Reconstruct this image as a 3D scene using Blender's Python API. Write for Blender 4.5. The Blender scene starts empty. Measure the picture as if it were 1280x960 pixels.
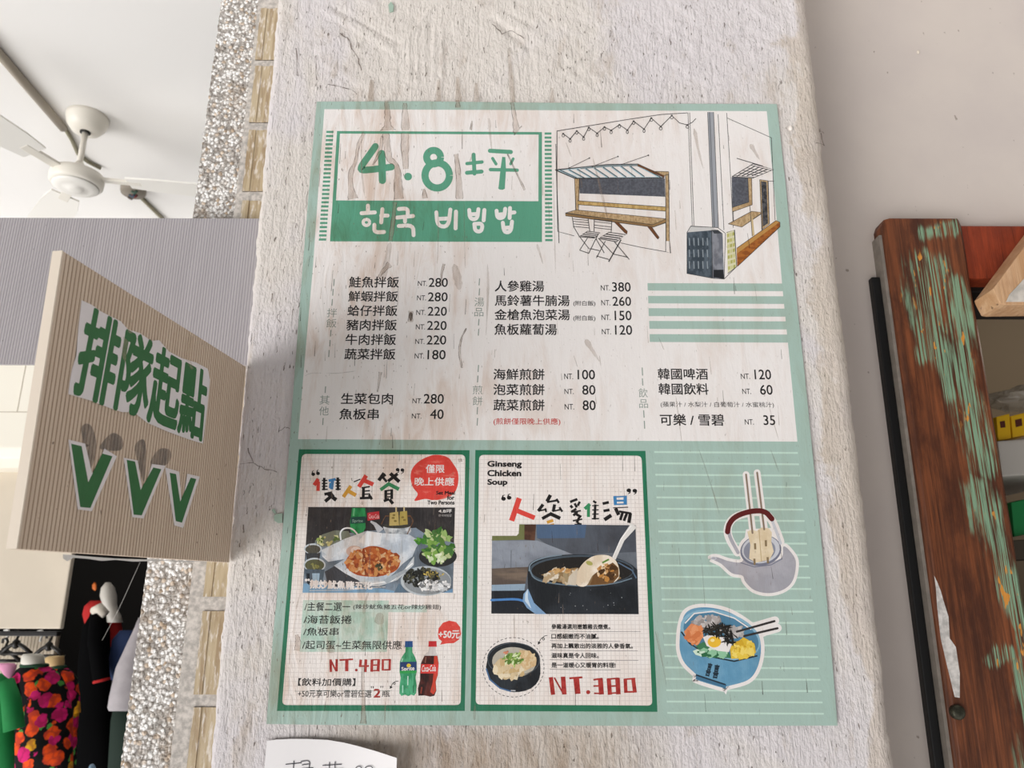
import bpy, bmesh, math, random
from mathutils import Vector, Matrix, noise
random.seed(7)
sc = bpy.context.scene
COL = sc.collection
# ------------------------------------------------------------------ camera
F_PX = 961.0
PITCH = math.radians(15.66)
ROLL = 0.003
CX, CY = 655.0, 480.0
CAM = Vector((0, 0, 1.6))
_r = Vector((1, 0, 0)); FWD = Vector((0, math.cos(PITCH), math.sin(PITCH))); _u = Vector((0, -math.sin(PITCH), math.cos(PITCH)))
RGT = _r * math.cos(ROLL) + _u * math.sin(ROLL)
UPV = _u * math.cos(ROLL) - _r * math.sin(ROLL)
cd = bpy.data.cameras.new('camera'); cam = bpy.data.objects.new('camera', cd); COL.objects.link(cam)
cd.sensor_width = 36; cd.lens = F_PX / 1280 * 36
cd.shift_x = -(CX - 640) / 1280
cd.clip_start = 0.02
m = Matrix((RGT, UPV, -FWD)).transposed().to_4x4(); m.translation = CAM
cam.matrix_world = m
cd.dof.use_dof = True; cd.dof.focus_distance = 1.0; cd.dof.aperture_fstop = 9.0
sc.camera = cam
# ------------------------------------------------------------------ view
sc.view_settings.view_transform = 'Standard'; sc.view_settings.look = 'None'
sc.view_settings.gamma = 1; sc.view_settings.use_curve_mapping = False
sc.view_settings.exposure = -0.45
# ------------------------------------------------------------------ world: daylight of the street, brightest low on the left
W = bpy.data.worlds.new('street_daylight'); sc.world = W; W.use_nodes = True
nt = W.node_tree; nt.nodes.clear()
wo = nt.nodes.new('ShaderNodeOutputWorld'); wb = nt.nodes.new('ShaderNodeBackground')
tc = nt.nodes.new('ShaderNodeTexCoord')
dt = nt.nodes.new('ShaderNodeVectorMath'); dt.operation = 'DOT_PRODUCT'
LD = Vector((-0.64, -0.56, -0.40)).normalized()
dt.inputs[1].default_value = LD
mr = nt.nodes.new('ShaderNodeMapRange'); mr.interpolation_type = 'SMOOTHSTEP'
WORLD_BASE, WORLD_LOBE, LOBE_FROM, WORLD_BELOW = 0.15, 11.5, 0.90, 1.35
mr.inputs['From Min'].default_value = LOBE_FROM; mr.inputs['From Max'].default_value = 1.0
mr.inputs['To Min'].default_value = WORLD_BASE; mr.inputs['To Max'].default_value = WORLD_BASE + WORLD_LOBE
wb.inputs['Color'].default_value = (1.0, 0.982, 0.972, 1)
nt.links.new(tc.outputs['Generated'], dt.inputs[0]); nt.links.new(dt.outputs['Value'], mr.inputs['Value'])
sx = nt.nodes.new('ShaderNodeSeparateXYZ'); mb_ = nt.nodes.new('ShaderNodeMapRange'); mb_.interpolation_type = 'SMOOTHSTEP'   # light thrown up by the sunlit ground
mb_.inputs['From Min'].default_value = 0.1; mb_.inputs['From Max'].default_value = -0.8; mb_.inputs['To Min'].default_value = 0; mb_.inputs['To Max'].default_value = WORLD_BELOW
ad = nt.nodes.new('ShaderNodeMath'); ad.operation = 'ADD'
nt.links.new(tc.outputs['Generated'], sx.inputs[0]); nt.links.new(sx.outputs[2], mb_.inputs['Value'])
nt.links.new(mr.outputs['Result'], ad.inputs[0]); nt.links.new(mb_.outputs['Result'], ad.inputs[1])
nt.links.new(ad.outputs[0], wb.inputs['Strength']); nt.links.new(wb.outputs[0], wo.inputs[0])

# ------------------------------------------------------------------ helpers
def ray(x, y):
    return RGT * ((x - CX) / F_PX) + UPV * ((CY - y) / F_PX) + FWD
def hit(x, y, Y=1.0):
    d = ray(x, y); return CAM + d * (Y / d.y)
def hitz(x, y, Z):
    d = ray(x, y); return CAM + d * ((Z - CAM.z) / d.z)
def hitp(x, y, P, n):
    d = ray(x, y); return CAM + d * ((P - CAM).dot(n) / d.dot(n))
def lin(h):
    if isinstance(h, str):
        h = h.lstrip('#'); h = [int(h[i:i + 2], 16) for i in (0, 2, 4)]
    out = []
    for c in h:
        c = c / 255.0
        out.append(c / 12.92 if c <= 0.04045 else ((c + 0.055) / 1.055) ** 2.4)
    return (*out, 1.0)

class NT:
    """tiny node-building helper"""
    def __init__(s, tree): s.t = tree
    def n(s, typ, **kw):
        nd = s.t.nodes.new(typ)
        for k, v in kw.items(): setattr(nd, k, v)
        return nd
    def set(s, sock, v):
        if hasattr(v, 'is_output') or hasattr(v, 'is_linked'): s.t.links.new(v, sock)
        else: sock.default_value = v
    def pos(s): return s.n('ShaderNodeNewGeometry').outputs['Position']
    def mapped(s, scale, loc=(0, 0, 0), rot=(0, 0, 0), src=None):
        mp = s.n('ShaderNodeMapping'); s.set(mp.inputs['Vector'], src or s.pos())
        mp.inputs['Scale'].default_value = scale; mp.inputs['Location'].default_value = loc; mp.inputs['Rotation'].default_value = rot
        return mp.outputs[0]
    def noise(s, vec, scale=1, detail=4, rough=.55, dist=0):
        nd = s.n('ShaderNodeTexNoise'); s.set(nd.inputs['Vector'], vec)
        nd.inputs['Scale'].default_value = scale; nd.inputs['Detail'].default_value = detail
        nd.inputs['Roughness'].default_value = rough; nd.inputs['Distortion'].default_value = dist
        return nd.outputs['Fac']
    def voro(s, vec, scale=1, feature='F1', out='Distance', rnd=1):
        nd = s.n('ShaderNodeTexVoronoi', feature=feature); s.set(nd.inputs['Vector'], vec)
        nd.inputs['Scale'].default_value = scale
        if 'Randomness' in nd.inputs: nd.inputs['Randomness'].default_value = rnd
        return nd.outputs[out]
    def rng(s, v, a, b, c=0., d=1., smooth=True):
        nd = s.n('ShaderNodeMapRange', interpolation_type='SMOOTHSTEP' if smooth else 'LINEAR'); s.set(nd.inputs['Value'], v)
        for k, x in zip(('From Min', 'From Max', 'To Min', 'To Max'), (a, b, c, d)): nd.inputs[k].default_value = x
        return nd.outputs['Result']
    def math(s, op, a, b=0.):
        nd = s.n('ShaderNodeMath', operation=op); s.set(nd.inputs[0], a); s.set(nd.inputs[1], b); return nd.outputs[0]
    def mix(s, f, a, b, blend='MIX'):
        nd = s.n('ShaderNodeMix', data_type='RGBA', blend_type=blend); s.set(nd.inputs['Factor'], f)
        s.set(nd.inputs['A'], a); s.set(nd.inputs['B'], b)
        return nd.outputs['Result']
    # Mix RGBA sockets share names over data types: pick by index
    def mixc(s, f, a, b, blend='MIX'):
        nd = s.n('ShaderNodeMix', data_type='RGBA', blend_type=blend)
        s.set(nd.inputs[0], f); s.set(nd.inputs[6], a); s.set(nd.inputs[7], b)
        return nd.outputs[2]
    def bump(s, h, dist=.001, strength=1., normal=None):
        nd = s.n('ShaderNodeBump'); s.set(nd.inputs['Height'], h); nd.inputs['Distance'].default_value = dist; nd.inputs['Strength'].default_value = strength
        if normal is not None: s.set(nd.inputs['Normal'], normal)
        return nd.outputs[0]
    def sep(s, v):
        nd = s.n('ShaderNodeSeparateXYZ'); s.set(nd.inputs[0], v); return nd.outputs

MATS = {}
def new_mat(name, rough=.6, metal=0., spec=.4):
    mt = bpy.data.materials.new(name); mt.use_nodes = True
    T = NT(mt.node_tree); b = mt.node_tree.nodes['Principled BSDF']
    b.inputs['Roughness'].default_value = rough; b.inputs['Metallic'].default_value = metal
    b.inputs['Specular IOR Level'].default_value = spec
    return mt, T, b
def plain(name, col, rough=.6, metal=0., spec=.4, nscale=0, namt=.12, alpha=None):
    if name in MATS: return MATS[name]
    mt, T, b = new_mat(name, rough, metal, spec)
    c = lin(col)
    if nscale:
        f = T.noise(T.pos(), nscale, 5)
        dark = tuple(x * (1 - 2 * namt) for x in c[:3]) + (1,)
        c2 = T.mixc(T.rng(f, .3, .7), dark, c); T.set(b.inputs['Base Color'], c2)
        T.set(b.inputs['Normal'], T.bump(f, .0008, .5))
    else: b.inputs['Base Color'].default_value = c
    if alpha is not None: b.inputs['Alpha'].default_value = alpha
    MATS[name] = mt; return mt

def tag(o, label=None, cat=None, group=None, kind=None):
    if label: o['label'] = label
    if cat: o['category'] = cat
    if group: o['group'] = group
    if kind: o['kind'] = kind
    return o
def empty(name, loc=(0, 0, 0)):
    o = bpy.data.objects.new(name, None); COL.objects.link(o); o.location = loc; o.empty_display_size = .05; return o
class MB:
    """collects geometry in world coordinates; build() links it as ONE object"""
    def __init__(s): s.v = []; s.f = []; s.mi = []; s.mats = []; s.smooth = []
    def midx(s, mt):
        if mt not in s.mats: s.mats.append(mt)
        return s.mats.index(mt)
    def add(s, verts, faces, mt, smooth=False):
        o = len(s.v); s.v += [tuple(v) for v in verts]; i = s.midx(mt)
        for f in faces: s.f.append([o + k for k in f]); s.mi.append(i); s.smooth.append(smooth)
    def box(s, a, b, mt, M=None):
        x0, y0, z0 = a; x1, y1, z1 = b
        vs = [Vector(p) for p in ((x0, y0, z0), (x1, y0, z0), (x1, y1, z0), (x0, y1, z0), (x0, y0, z1), (x1, y0, z1), (x1, y1, z1), (x0, y1, z1))]
        if M: vs = [M @ v for v in vs]
        s.add(vs, [(0, 3, 2, 1), (4, 5, 6, 7), (0, 1, 5, 4), (1, 2, 6, 5), (2, 3, 7, 6), (3, 0, 4, 7)], mt)
    def loft(s, rings, mt, caps=True, smooth=True):
        n = len(rings[0]); vs = [p for r in rings for p in r]; fs = []
        for i in range(len(rings) - 1):
            for j in range(n):
                k = (j + 1) % n
                fs.append((i * n + j, i * n + k, (i + 1) * n + k, (i + 1) * n + j))
        if caps:
            fs.append(tuple(range(n - 1, -1, -1))); fs.append(tuple((len(rings) - 1) * n + j for j in range(n)))
        s.add(vs, fs, mt, smooth)
    def tube(s, pts, rad, mt, seg=10, caps=True):
        pts = [Vector(p) for p in pts]
        rs = rad if isinstance(rad, (list, tuple)) else [rad] * len(pts)
        rings = []; prev = None
        for i, p in enumerate(pts):
            t = (pts[min(i + 1, len(pts) - 1)] - pts[max(i - 1, 0)]).normalized()
            if prev is None:
                a = t.cross(Vector((0, 0, 1)));
                if a.length < .05: a = t.cross(Vector((1, 0, 0)))
                a.normalize()
            else: a = (prev - t * prev.dot(t)).normalized()
            prev = a; b = t.cross(a)
            rings.append([p + (a * math.cos(q) + b * math.sin(q)) * rs[i] for q in [2 * math.pi * k / seg for k in range(seg)]])
        s.loft(rings, mt, caps)
    def lathe(s, c, prof, mt, seg=32, M=None, caps=True):
        c = Vector(c); rings = []
        for r, z in prof:
            ring = [Vector((r * math.cos(2 * math.pi * k / seg), r * math.sin(2 * math.pi * k / seg), z)) for k in range(seg)]
            if M: ring = [M @ v for v in ring]
            rings.append([c + v for v in ring])
        s.loft(rings, mt, caps)
    def build(s, name, parent=None, bevel=0, bseg=2):
        me = bpy.data.meshes.new(name); me.from_pydata(s.v, [], s.f); me.update()
        for mt in s.mats: me.materials.append(mt)
        me.polygons.foreach_set('material_index', s.mi); me.polygons.foreach_set('use_smooth', s.smooth); me.update()
        o = bpy.data.objects.new(name, me); COL.objects.link(o)
        if bevel:
            bm = bmesh.new(); bm.from_mesh(me)
            bmesh.ops.bevel(bm, geom=[e for e in bm.edges], offset=bevel, segments=bseg, affect='EDGES', profile=.6)
            bm.to_mesh(me); bm.free()
        if parent:
            o.parent = parent
            loc = parent.location
            if loc.length > 0 and parent.type == 'EMPTY': o.matrix_parent_inverse = Matrix.Translation(loc).inverted()
        return o
def recentre(o):
    """origin of a one-mesh thing to its base"""
    me = o.data; xs = [v.co for v in me.vertices]
    c = Vector((sum(v.x for v in xs) / len(xs), sum(v.y for v in xs) / len(xs), min(v.z for v in xs)))
    me.transform(Matrix.Translation(-c)); o.location = c; return o

# text -> flat mesh in font units, cached
_txt = {}
def text_mesh(body, bold=0.):
    k = (body, bold)
    if k in _txt: return _txt[k]
    if bold:
        vs, fs, _n = text_mesh(body, 0.); sz = _txt[(body, 'size')]; bx, by = bold / sz[0], bold / sz[1]; V = []; Fc = []
        for i in range(8 if bold > .022 else 4):
            a = 2 * math.pi * (i + .5) / (8 if bold > .022 else 4); o = len(V); V += [(min(1.02, max(-.02, x + bx * math.cos(a))), min(1.02, max(-.02, y + by * math.sin(a)))) for x, y in vs]; Fc += [tuple(o + j for j in f) for f in fs]
        _txt[k] = (V, Fc, 8 if bold > .022 else 4); return _txt[k]
    cu = bpy.data.curves.new('lettering', 'FONT'); cu.body = body; cu.size = 1; cu.resolution_u = 3
    o = bpy.data.objects.new('lettering', cu); COL.objects.link(o)
    dg = bpy.context.evaluated_depsgraph_get(); ev = o.evaluated_get(dg); me = ev.to_mesh()
    vs = [(v.co.x, v.co.y) for v in me.vertices]; fs = [tuple(p.vertices) for p in me.polygons]
    ev.to_mesh_clear(); bpy.data.objects.remove(o); bpy.data.curves.remove(cu)
    xs = [v[0] for v in vs] or [0, 1]; ys = [v[1] for v in vs] or [0, 1]
    x0, x1, y0, y1 = min(xs), max(xs), min(ys), max(ys)
    _txt[(body, 'size')] = (max(x1 - x0, .05), max(y1 - y0, .05))
    vs = [((x - x0) / (x1 - x0), (y - y0) / (y1 - y0)) for x, y in vs]
    _txt[k] = (vs, fs, 1); return _txt[k]

class Art:
    """flat print in picture-of-the-sheet coordinates mapped on a real plane; every element lies a hair above the last"""
    reg = {}
    STEP = 1.0e-5
    def __init__(s, frame, plane): s.fr = frame; s.pl = plane; s.mb = MB()
    def P(s, x, y):
        ox, oy, k = s.fr; return s.pl(ox + x / k, oy + y / k)
    def up(s, pts, sub=0):
        # lowest free layer above whatever is already printed under this element
        ox, oy, k = s.fr; xs = [p[0] for p in pts]; ys = [p[1] for p in pts]
        a, b, c, d = ox + min(xs) / k, ox + max(xs) / k, oy + min(ys) / k, oy + max(ys) / k
        R = Art.reg.setdefault(s.pl, []); L = 0
        for q in R:
            if q[4] > L and q[0] < b and q[1] > a and q[2] < d and q[3] > c: L = q[4]
        R.append((a, b, c, d, L + 1 + sub)); return (L + 1) * Art.STEP
    def add2(s, pts, faces, mt):
        h = s.up(pts); s.mb.add([s.P(x, y) + s.pl.n * h for x, y in pts], faces, mt)
    def poly(s, pts, mt): s.add2(pts, [tuple(range(len(pts)))], mt)
    def rect(s, x0, y0, x1, y1, mt): s.poly([(x0, y0), (x1, y0), (x1, y1), (x0, y1)], mt)
    def ell(s, x, y, rx, ry, mt, rot=0, n=32, a0=0, a1=360):
        r = math.radians(rot); ps = []
        for i in range(n):
            a = math.radians(a0 + (a1 - a0) * i / (n if a1 - a0 == 360 else n - 1)); u, v = rx * math.cos(a), ry * math.sin(a)
            ps.append((x + u * math.cos(r) - v * math.sin(r), y + u * math.sin(r) + v * math.cos(r)))
        s.poly(ps, mt)
    def ring(s, x, y, rx, ry, w, mt, n=32):
        s.stroke([(x + rx * math.cos(2 * math.pi * i / n), y + ry * math.sin(2 * math.pi * i / n)) for i in range(n + 1)], w, mt, cap=False)
    def ribbon_pts(s, pts, w):
        n = len(pts); ws = w if isinstance(w, (list, tuple)) else [w] * n; L = []; R = []
        for i in range(n):
            a = pts[max(i - 1, 0)]; b = pts[min(i + 1, n - 1)]; dx, dy = b[0] - a[0], b[1] - a[1]; l = math.hypot(dx, dy) or 1
            nx, ny = -dy / l, dx / l; k = 1.
            if 0 < i < n - 1:
                ax, ay = pts[i][0] - a[0], pts[i][1] - a[1]; la = math.hypot(ax, ay) or 1
                cs = abs(-ay / la * nx + ax / la * ny); k = min(1 / max(cs, .45), 1.8)
            h = ws[i] / 2 * k
            L.append((pts[i][0] + nx * h, pts[i][1] + ny * h)); R.append((pts[i][0] - nx * h, pts[i][1] - ny * h))
        return L, R
    @staticmethod
    def curve(pts, it=2, closed=False):
        """corner-cutting: softens a hand-drawn line or outline"""
        for _ in range(it):
            o = [] if closed else [pts[0]]; n = len(pts)
            for i in range(n if closed else n - 1):
                a, b = pts[i], pts[(i + 1) % n]
                o += [(a[0] * .75 + b[0] * .25, a[1] * .75 + b[1] * .25), (a[0] * .25 + b[0] * .75, a[1] * .25 + b[1] * .75)]
            if not closed: o.append(pts[-1])
            pts = o
        return pts
    @staticmethod
    def spline(pts, k=5):
        """closed smooth outline through the given points"""
        o = []; n = len(pts)
        for i in range(n):
            p0, p1, p2, p3 = pts[i - 1], pts[i], pts[(i + 1) % n], pts[(i + 2) % n]
            for j in range(k):
                t = j / k; q = []
                for a, b, c, d in zip(p0, p1, p2, p3): q.append(.5 * (2 * b + (c - a) * t + (2 * a - 5 * b + 4 * c - d) * t * t + (3 * b - a - 3 * c + d) * t ** 3))
                o.append(tuple(q))
        return o
    def blob(s, pts, mt): s.poly(s.spline(pts), mt)
    def ribbon(s, pts, w, mt):
        L, R = s.ribbon_pts(pts, w); n = len(pts)
        s.add2(L + R, [(i, i + 1, n + i + 1, n + i) for i in range(n - 1)], mt)
    def stroke(s, pts, w, mt, cap=True):
        if cap and len(pts) > 2: pts = s.curve(pts)
        L, R = s.ribbon_pts(pts, w); n = len(pts)
        s.add2(L + R, [(i, i + 1, n + i + 1, n + i) for i in range(n - 1)], mt)
        if cap:
            for (x, y) in (pts[0], pts[-1]): s.ell(x, y, w / 2, w / 2, mt, 0, 12)
    def strokes(s, lst, w, mt, cap=True):
        for p in lst: s.stroke(p, w, mt, cap)
    def text(s, body, x0, y0, x1, y1, mt, bold=0., skew=0.):
        """axis-aligned on the plane: left-top and right-bottom corner"""
        vs, fs, nc = text_mesh(body, bold); h = s.up([(x0, y0), (x1, y1)], nc - 1); per = len(vs) // nc
        A = s.P(x0, y0); B = s.P(x1, y1)
        o = []
        for i, (u, v) in enumerate(vs):
            x = A.x + (B.x - A.x) * u + skew * (v - .5) * (A.z - B.z); z = B.z + (A.z - B.z) * v
            o.append(Vector((x, A.y, z)) + s.pl.n * (h + i // per * Art.STEP))
        s.mb.add(o, fs, mt)
    def textq(s, body, tl, tr, br, bl, mt, bold=0.):
        vs, fs, nc = text_mesh(body, bold); h = s.up([tl, tr, br, bl], nc - 1); per = len(vs) // nc
        a, b, c, d = [s.P(*q) for q in (tl, tr, br, bl)]
        s.mb.add([(d * (1 - u) + c * u) * (1 - v) + (a * (1 - u) + b * u) * v + s.pl.n * (h + i // per * Art.STEP) for i, (u, v) in enumerate(vs)], fs, mt)
    def chunks(s, cx, cy, rx, ry, n, size, mats, rot=0, elong=1.6, seed=1, base=None):
        """loose pieces of food drawn as small irregular patches"""
        rd = random.Random(seed); vs_by = {}
        for i in range(n):
            a = rd.uniform(0, 6.283); q = math.sqrt(rd.random()); x = cx + rx * q * math.cos(a); y = cy + ry * q * math.sin(a)
            sz = size * rd.uniform(.5, 1.2); th = rd.uniform(0, 3.14) if rot is None else math.radians(rot) + rd.gauss(0, .5)
            k = rd.randint(5, 7); ps = []
            for j in range(k):
                b = 6.283 * j / k + rd.uniform(-.3, .3); u = sz * elong * rd.uniform(.7, 1.1) * math.cos(b); v = sz * rd.uniform(.6, 1.1) * math.sin(b)
                ps.append((x + u * math.cos(th) - v * math.sin(th), y + u * math.sin(th) + v * math.cos(th)))
            s.poly(ps, rd.choice(mats))
    def build(s, name, parent): return s.mb.build(name, parent)
def plane_at(Y, n=Vector((0, -1, 0))):
    def f(x, y): return hit(x, y, Y)
    f.n = n; return f
# ------------------------------------------------------------------ surface materials
def make_pillar_mat():
    mt, T, b = new_mat('rough_white_plaster', .75, 0, .25)
    p = T.pos()
    big = T.noise(T.mapped((3.2, 3, 2.4)), 1, 4, .6, .6)
    mid = T.noise(T.mapped((14, 10, 7), (3, 1, 2)), 1, 6, .65, .4)
    streak = T.noise(T.mapped((70, 60, 16), (2, 1, 0)), 1, 6, .65, .5)
    fine = T.noise(T.mapped((260, 200, 130)), 1, 4, .6)
    brush = T.noise(T.mapped((150, 120, 24), rot=(0, .12, 0)), 1, 5, .6, .8)
    c = T.mixc(T.rng(big, .42, .6), lin('#d9d3d4'), lin('#dcd5ce'))
    c = T.mixc(T.rng(mid, .54, .70, 0, .7), c, lin('#cec5be'))
    c = T.mixc(T.rng(streak, .58, .74, 0, .45), c, lin('#bdaea2'))
    # worn flakes where the under-coat shows
    fl = T.math('MULTIPLY', T.rng(mid, .57, .62), T.rng(streak, .46, .56))
    c = T.mixc(T.math('MULTIPLY', fl, .22), c, lin('#a8957f'))
    # crisp pits and short vertical cracks
    sp = T.noise(T.mapped((330, 200, 80), (1, 4, 2)), 1, 3, .5)
    crk = T.rng(sp, .665, .71)
    c = T.mixc(T.math('MULTIPLY', crk, .75), c, lin('#6a5a4c'))
    # the wall turns browner below the sheet, mostly left of its middle
    s = T.sep(p)
    low = T.math('MULTIPLY', T.rng(s[2], 1.475, 1.43), T.math('MULTIPLY', T.rng(s[0], -.30, -.12), T.rng(s[0], .22, .02)))
    c = T.mixc(T.math('MULTIPLY', low, T.rng(streak, .3, .65, .35, .85)), c, lin('#a08c78'))
    edge = T.rng(T.math('ADD', s[0], T.rng(mid, .3, .7, -.03, .03, False)), .40, .415)
    c = T.mixc(T.math('MULTIPLY', edge, .6), c, lin('#c6b7a6'))
    T.set(b.inputs['Base Color'], c)
    h = T.math('ADD', T.math('MULTIPLY', brush, .6), T.math('MULTIPLY', fine, .55))
    h = T.math('ADD', h, T.math('MULTIPLY', mid, .9)); h = T.math('SUBTRACT', h, T.math('MULTIPLY', crk, .8))
    T.set(b.inputs['Normal'], T.bump(h, .0048, 1.0))
    return mt
M_PILLAR = make_pillar_mat()
def make_pebble_mat():
    mt, T, b = new_mat('pebble_dash', .7, 0, .3)
    p = T.mapped((1, 1, 1))
    wob = T.noise(p, 190, 2)
    v = T.voro(p, 185, 'F1', 'Color'); d = T.voro(p, 185, 'F1', 'Distance')
    val = T.sep(v)[0]; val2 = T.sep(v)[1]
    c = T.mixc(T.rng(val, .55, .75), lin('#f7f5f2'), lin('#e2ddd8'))
    c = T.mixc(T.rng(val, .80, .86), c, lin('#b5aea7'))
    c = T.mixc(T.math('MULTIPLY', T.rng(val2, .86, .92), .7), c, lin('#c4a98a'))
    crevice_shade = T.rng(d, .42, .66); c = T.mixc(T.math('MULTIPLY', crevice_shade, .75), c, lin('#8f877f'))  # shade in the crevices between stones is put into the colour
    patch = T.noise(p, 22, 3); c = T.mixc(T.rng(patch, .5, .75, 0, .5), c, lin('#a08c76'))
    T.set(b.inputs['Base Color'], c)
    h = T.math('ADD', T.math('MULTIPLY', d, -1.0), T.math('MULTIPLY', wob, .3))
    T.set(b.inputs['Normal'], T.bump(h, .003, 1))
    return mt
M_PEBBLE = make_pebble_mat()
def make_wall_mat():
    mt, T, b = new_mat('smooth_beige_paint', .55, 0, .35)
    big = T.noise(T.pos(), 5, 4); c = T.mixc(T.rng(big, .3, .7), lin('#bfb5af'), lin('#c6bcb4'))
    sp = T.noise(T.mapped((90, 90, 60)), 1, 2, .4); k = T.rng(sp, .74, .78)
    c = T.mixc(T.math('MULTIPLY', k, .7), c, lin('#75685c'))
    T.set(b.inputs['Base Color'], c)
    T.set(b.inputs['Normal'], T.bump(T.math('ADD', big, T.math('MULTIPLY', T.noise(T.pos(), 45, 4), .25)), .004, .4))
    return mt
M_WALLR = make_wall_mat()
M_CEIL = plain('white_ceiling_paint', '#f1efec', .8)
M_TILE = None
def make_tile_mat():
    mt, T, b = new_mat('glazed_tan_tile', .3, 0, .5)
    n = T.noise(T.mapped((110, 60, 10)), 1, 5); c = T.mixc(T.rng(n, .35, .6), lin('#a08a6c'), lin('#bfae90'))
    n2 = T.noise(T.mapped((200, 120, 50)), 1, 4); c = T.mixc(T.rng(n2, .5, .68, 0, .75), c, lin('#e4ddd4'))
    T.set(b.inputs['Base Color'], c); T.set(b.inputs['Normal'], T.bump(n2, .001, .6)); return mt
M_TILE = make_tile_mat()
M_GROUT = plain('rough_mortar', '#d5cec6', .9, nscale=150, namt=.2)
def make_board_mat(name, ca, cb, dirt, rough=.45):
    mt, T, b = new_mat(name, rough, 0, .35)
    n = T.noise(T.mapped((70, 70, 5)), 1, 4); c = T.mixc(T.rng(n, .3, .7), lin(ca), lin(cb))
    sp = T.noise(T.mapped((200, 200, 150), (5, 2, 8)), 1, 2, .4); c = T.mixc(T.math('MULTIPLY', T.rng(sp, .735, .77), .75), c, lin(dirt))
    T.set(b.inputs['Base Color'], c); return mt
M_SIGN = make_board_mat('tan_twinwall_plastic', '#cbb7a3', '#d2bfab', '#4a3424')
M_SIGNEDGE = plain('pale_twinwall_edge', '#e6d9c8', .5)
M_SIGNWEB = plain('sign_web_line', '#a08872', .5)
M_GREYWEB = plain('board_web_line', '#8f8b90', .5)
M_GREYBOARD = make_board_mat('grey_twinwall_plastic', '#a9a4a6', '#b0abad', '#554a44')
def make_wood(name, reds, green=True):
    mt, T, b = new_mat(name, .5, 0, .3)
    g = T.noise(T.mapped((150, 60, 5)), 1, 6, .65, .3); g2 = T.noise(T.mapped((380, 90, 8)), 1, 3, .6)
    c = T.mixc(T.rng(g, .3, .7), lin(reds[0]), lin(reds[1])); c = T.mixc(T.rng(T.noise(T.mapped((22, 10, 7)), 1, 5, .65), .42, .66, 0, .85), c, lin(reds[2]))
    if green:
        # worn paint left in a few long patches
        s = T.sep(T.pos()); dm = None
        for (x0, y0, x1, y1, r) in ((1156, 335, 1162, 400, .030), (1160, 405, 1163, 440, .022), (1196, 355, 1214, 520, .016), (1165, 430, 1205, 490, .026), (1205, 490, 1232, 580, .022), (1222, 612, 1252, 700, .020), (1252, 700, 1285, 790, .020), (1240, 825, 1262, 815, .012), (1150, 292, 1190, 285, .014), (1285, 800, 1300, 960, .022)):
            a, b_ = hit(x0, y0, 1.095), hit(x1, y1, 1.095); ux, uz = b_.x - a.x, b_.z - a.z; L2 = ux * ux + uz * uz
            px_ = T.math('SUBTRACT', s[0], a.x); pz_ = T.math('SUBTRACT', s[2], a.z)
            t = T.math('MINIMUM', T.math('MAXIMUM', T.math('ADD', T.math('MULTIPLY', px_, ux / L2), T.math('MULTIPLY', pz_, uz / L2)), 0.), 1.)
            ex = T.math('SUBTRACT', px_, T.math('MULTIPLY', t, ux)); ez = T.math('SUBTRACT', pz_, T.math('MULTIPLY', t, uz))
            e = T.math('DIVIDE', T.math('SQRT', T.math('ADD', T.math('MULTIPLY', ex, ex), T.math('MULTIPLY', ez, ez))), r)
            dm = e if dm is None else T.math('MINIMUM', dm, e)
        pn = T.noise(T.mapped((60, 20, 14), (4, 0, 2)), 1, 4); patch = T.rng(T.math('ADD', dm, T.rng(pn, .3, .7, -.6, .6, False)), 1.35, .45); band = patch
        grain = T.rng(T.math('ADD', T.math('MULTIPLY', g2, 1.5), T.math('MULTIPLY', patch, .12)), .73, .96)
        k = T.math('MULTIPLY', patch, grain); c = T.mixc(T.math('MULTIPLY', k, .95), c, lin('#7c9c80'))
        ok = T.math('MULTIPLY', T.rng(T.noise(T.mapped((110, 60, 34)), 1, 2), .66, .69), T.math('MULTIPLY', band, patch)); c = T.mixc(ok, c, lin('#c8873a'))
    c = T.mixc(T.rng(g2, .62, .72, 0, .6), c, lin('#2e160c'))
    T.set(b.inputs['Base Color'], c); T.set(b.inputs['Normal'], T.bump(T.math('ADD', g, T.math('MULTIPLY', g2, .6)), .0016, .8)); return mt
M_WOOD = make_wood('weathered_red_wood_with_green_paint', ('#4a2919', '#80482a', '#3f2115'))
M_RAIL = make_wood('red_varnished_wood', ('#7a2f18', '#963d20', '#6a2815'), False)
M_TIMBER = make_wood('pale_worn_timber', ('#b48a63', '#c9a582', '#a97f5c'), False)
M_RUBBER = plain('black_rubber', '#0f0f10', .5)
M_DARK = plain('unlit_interior_dark', '#1b1815', .9)  # near-black colour stands in for the dimness of the deep shop
M_DARKBROWN = plain('dark_brown_timber', '#1d120c', .8)

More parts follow.
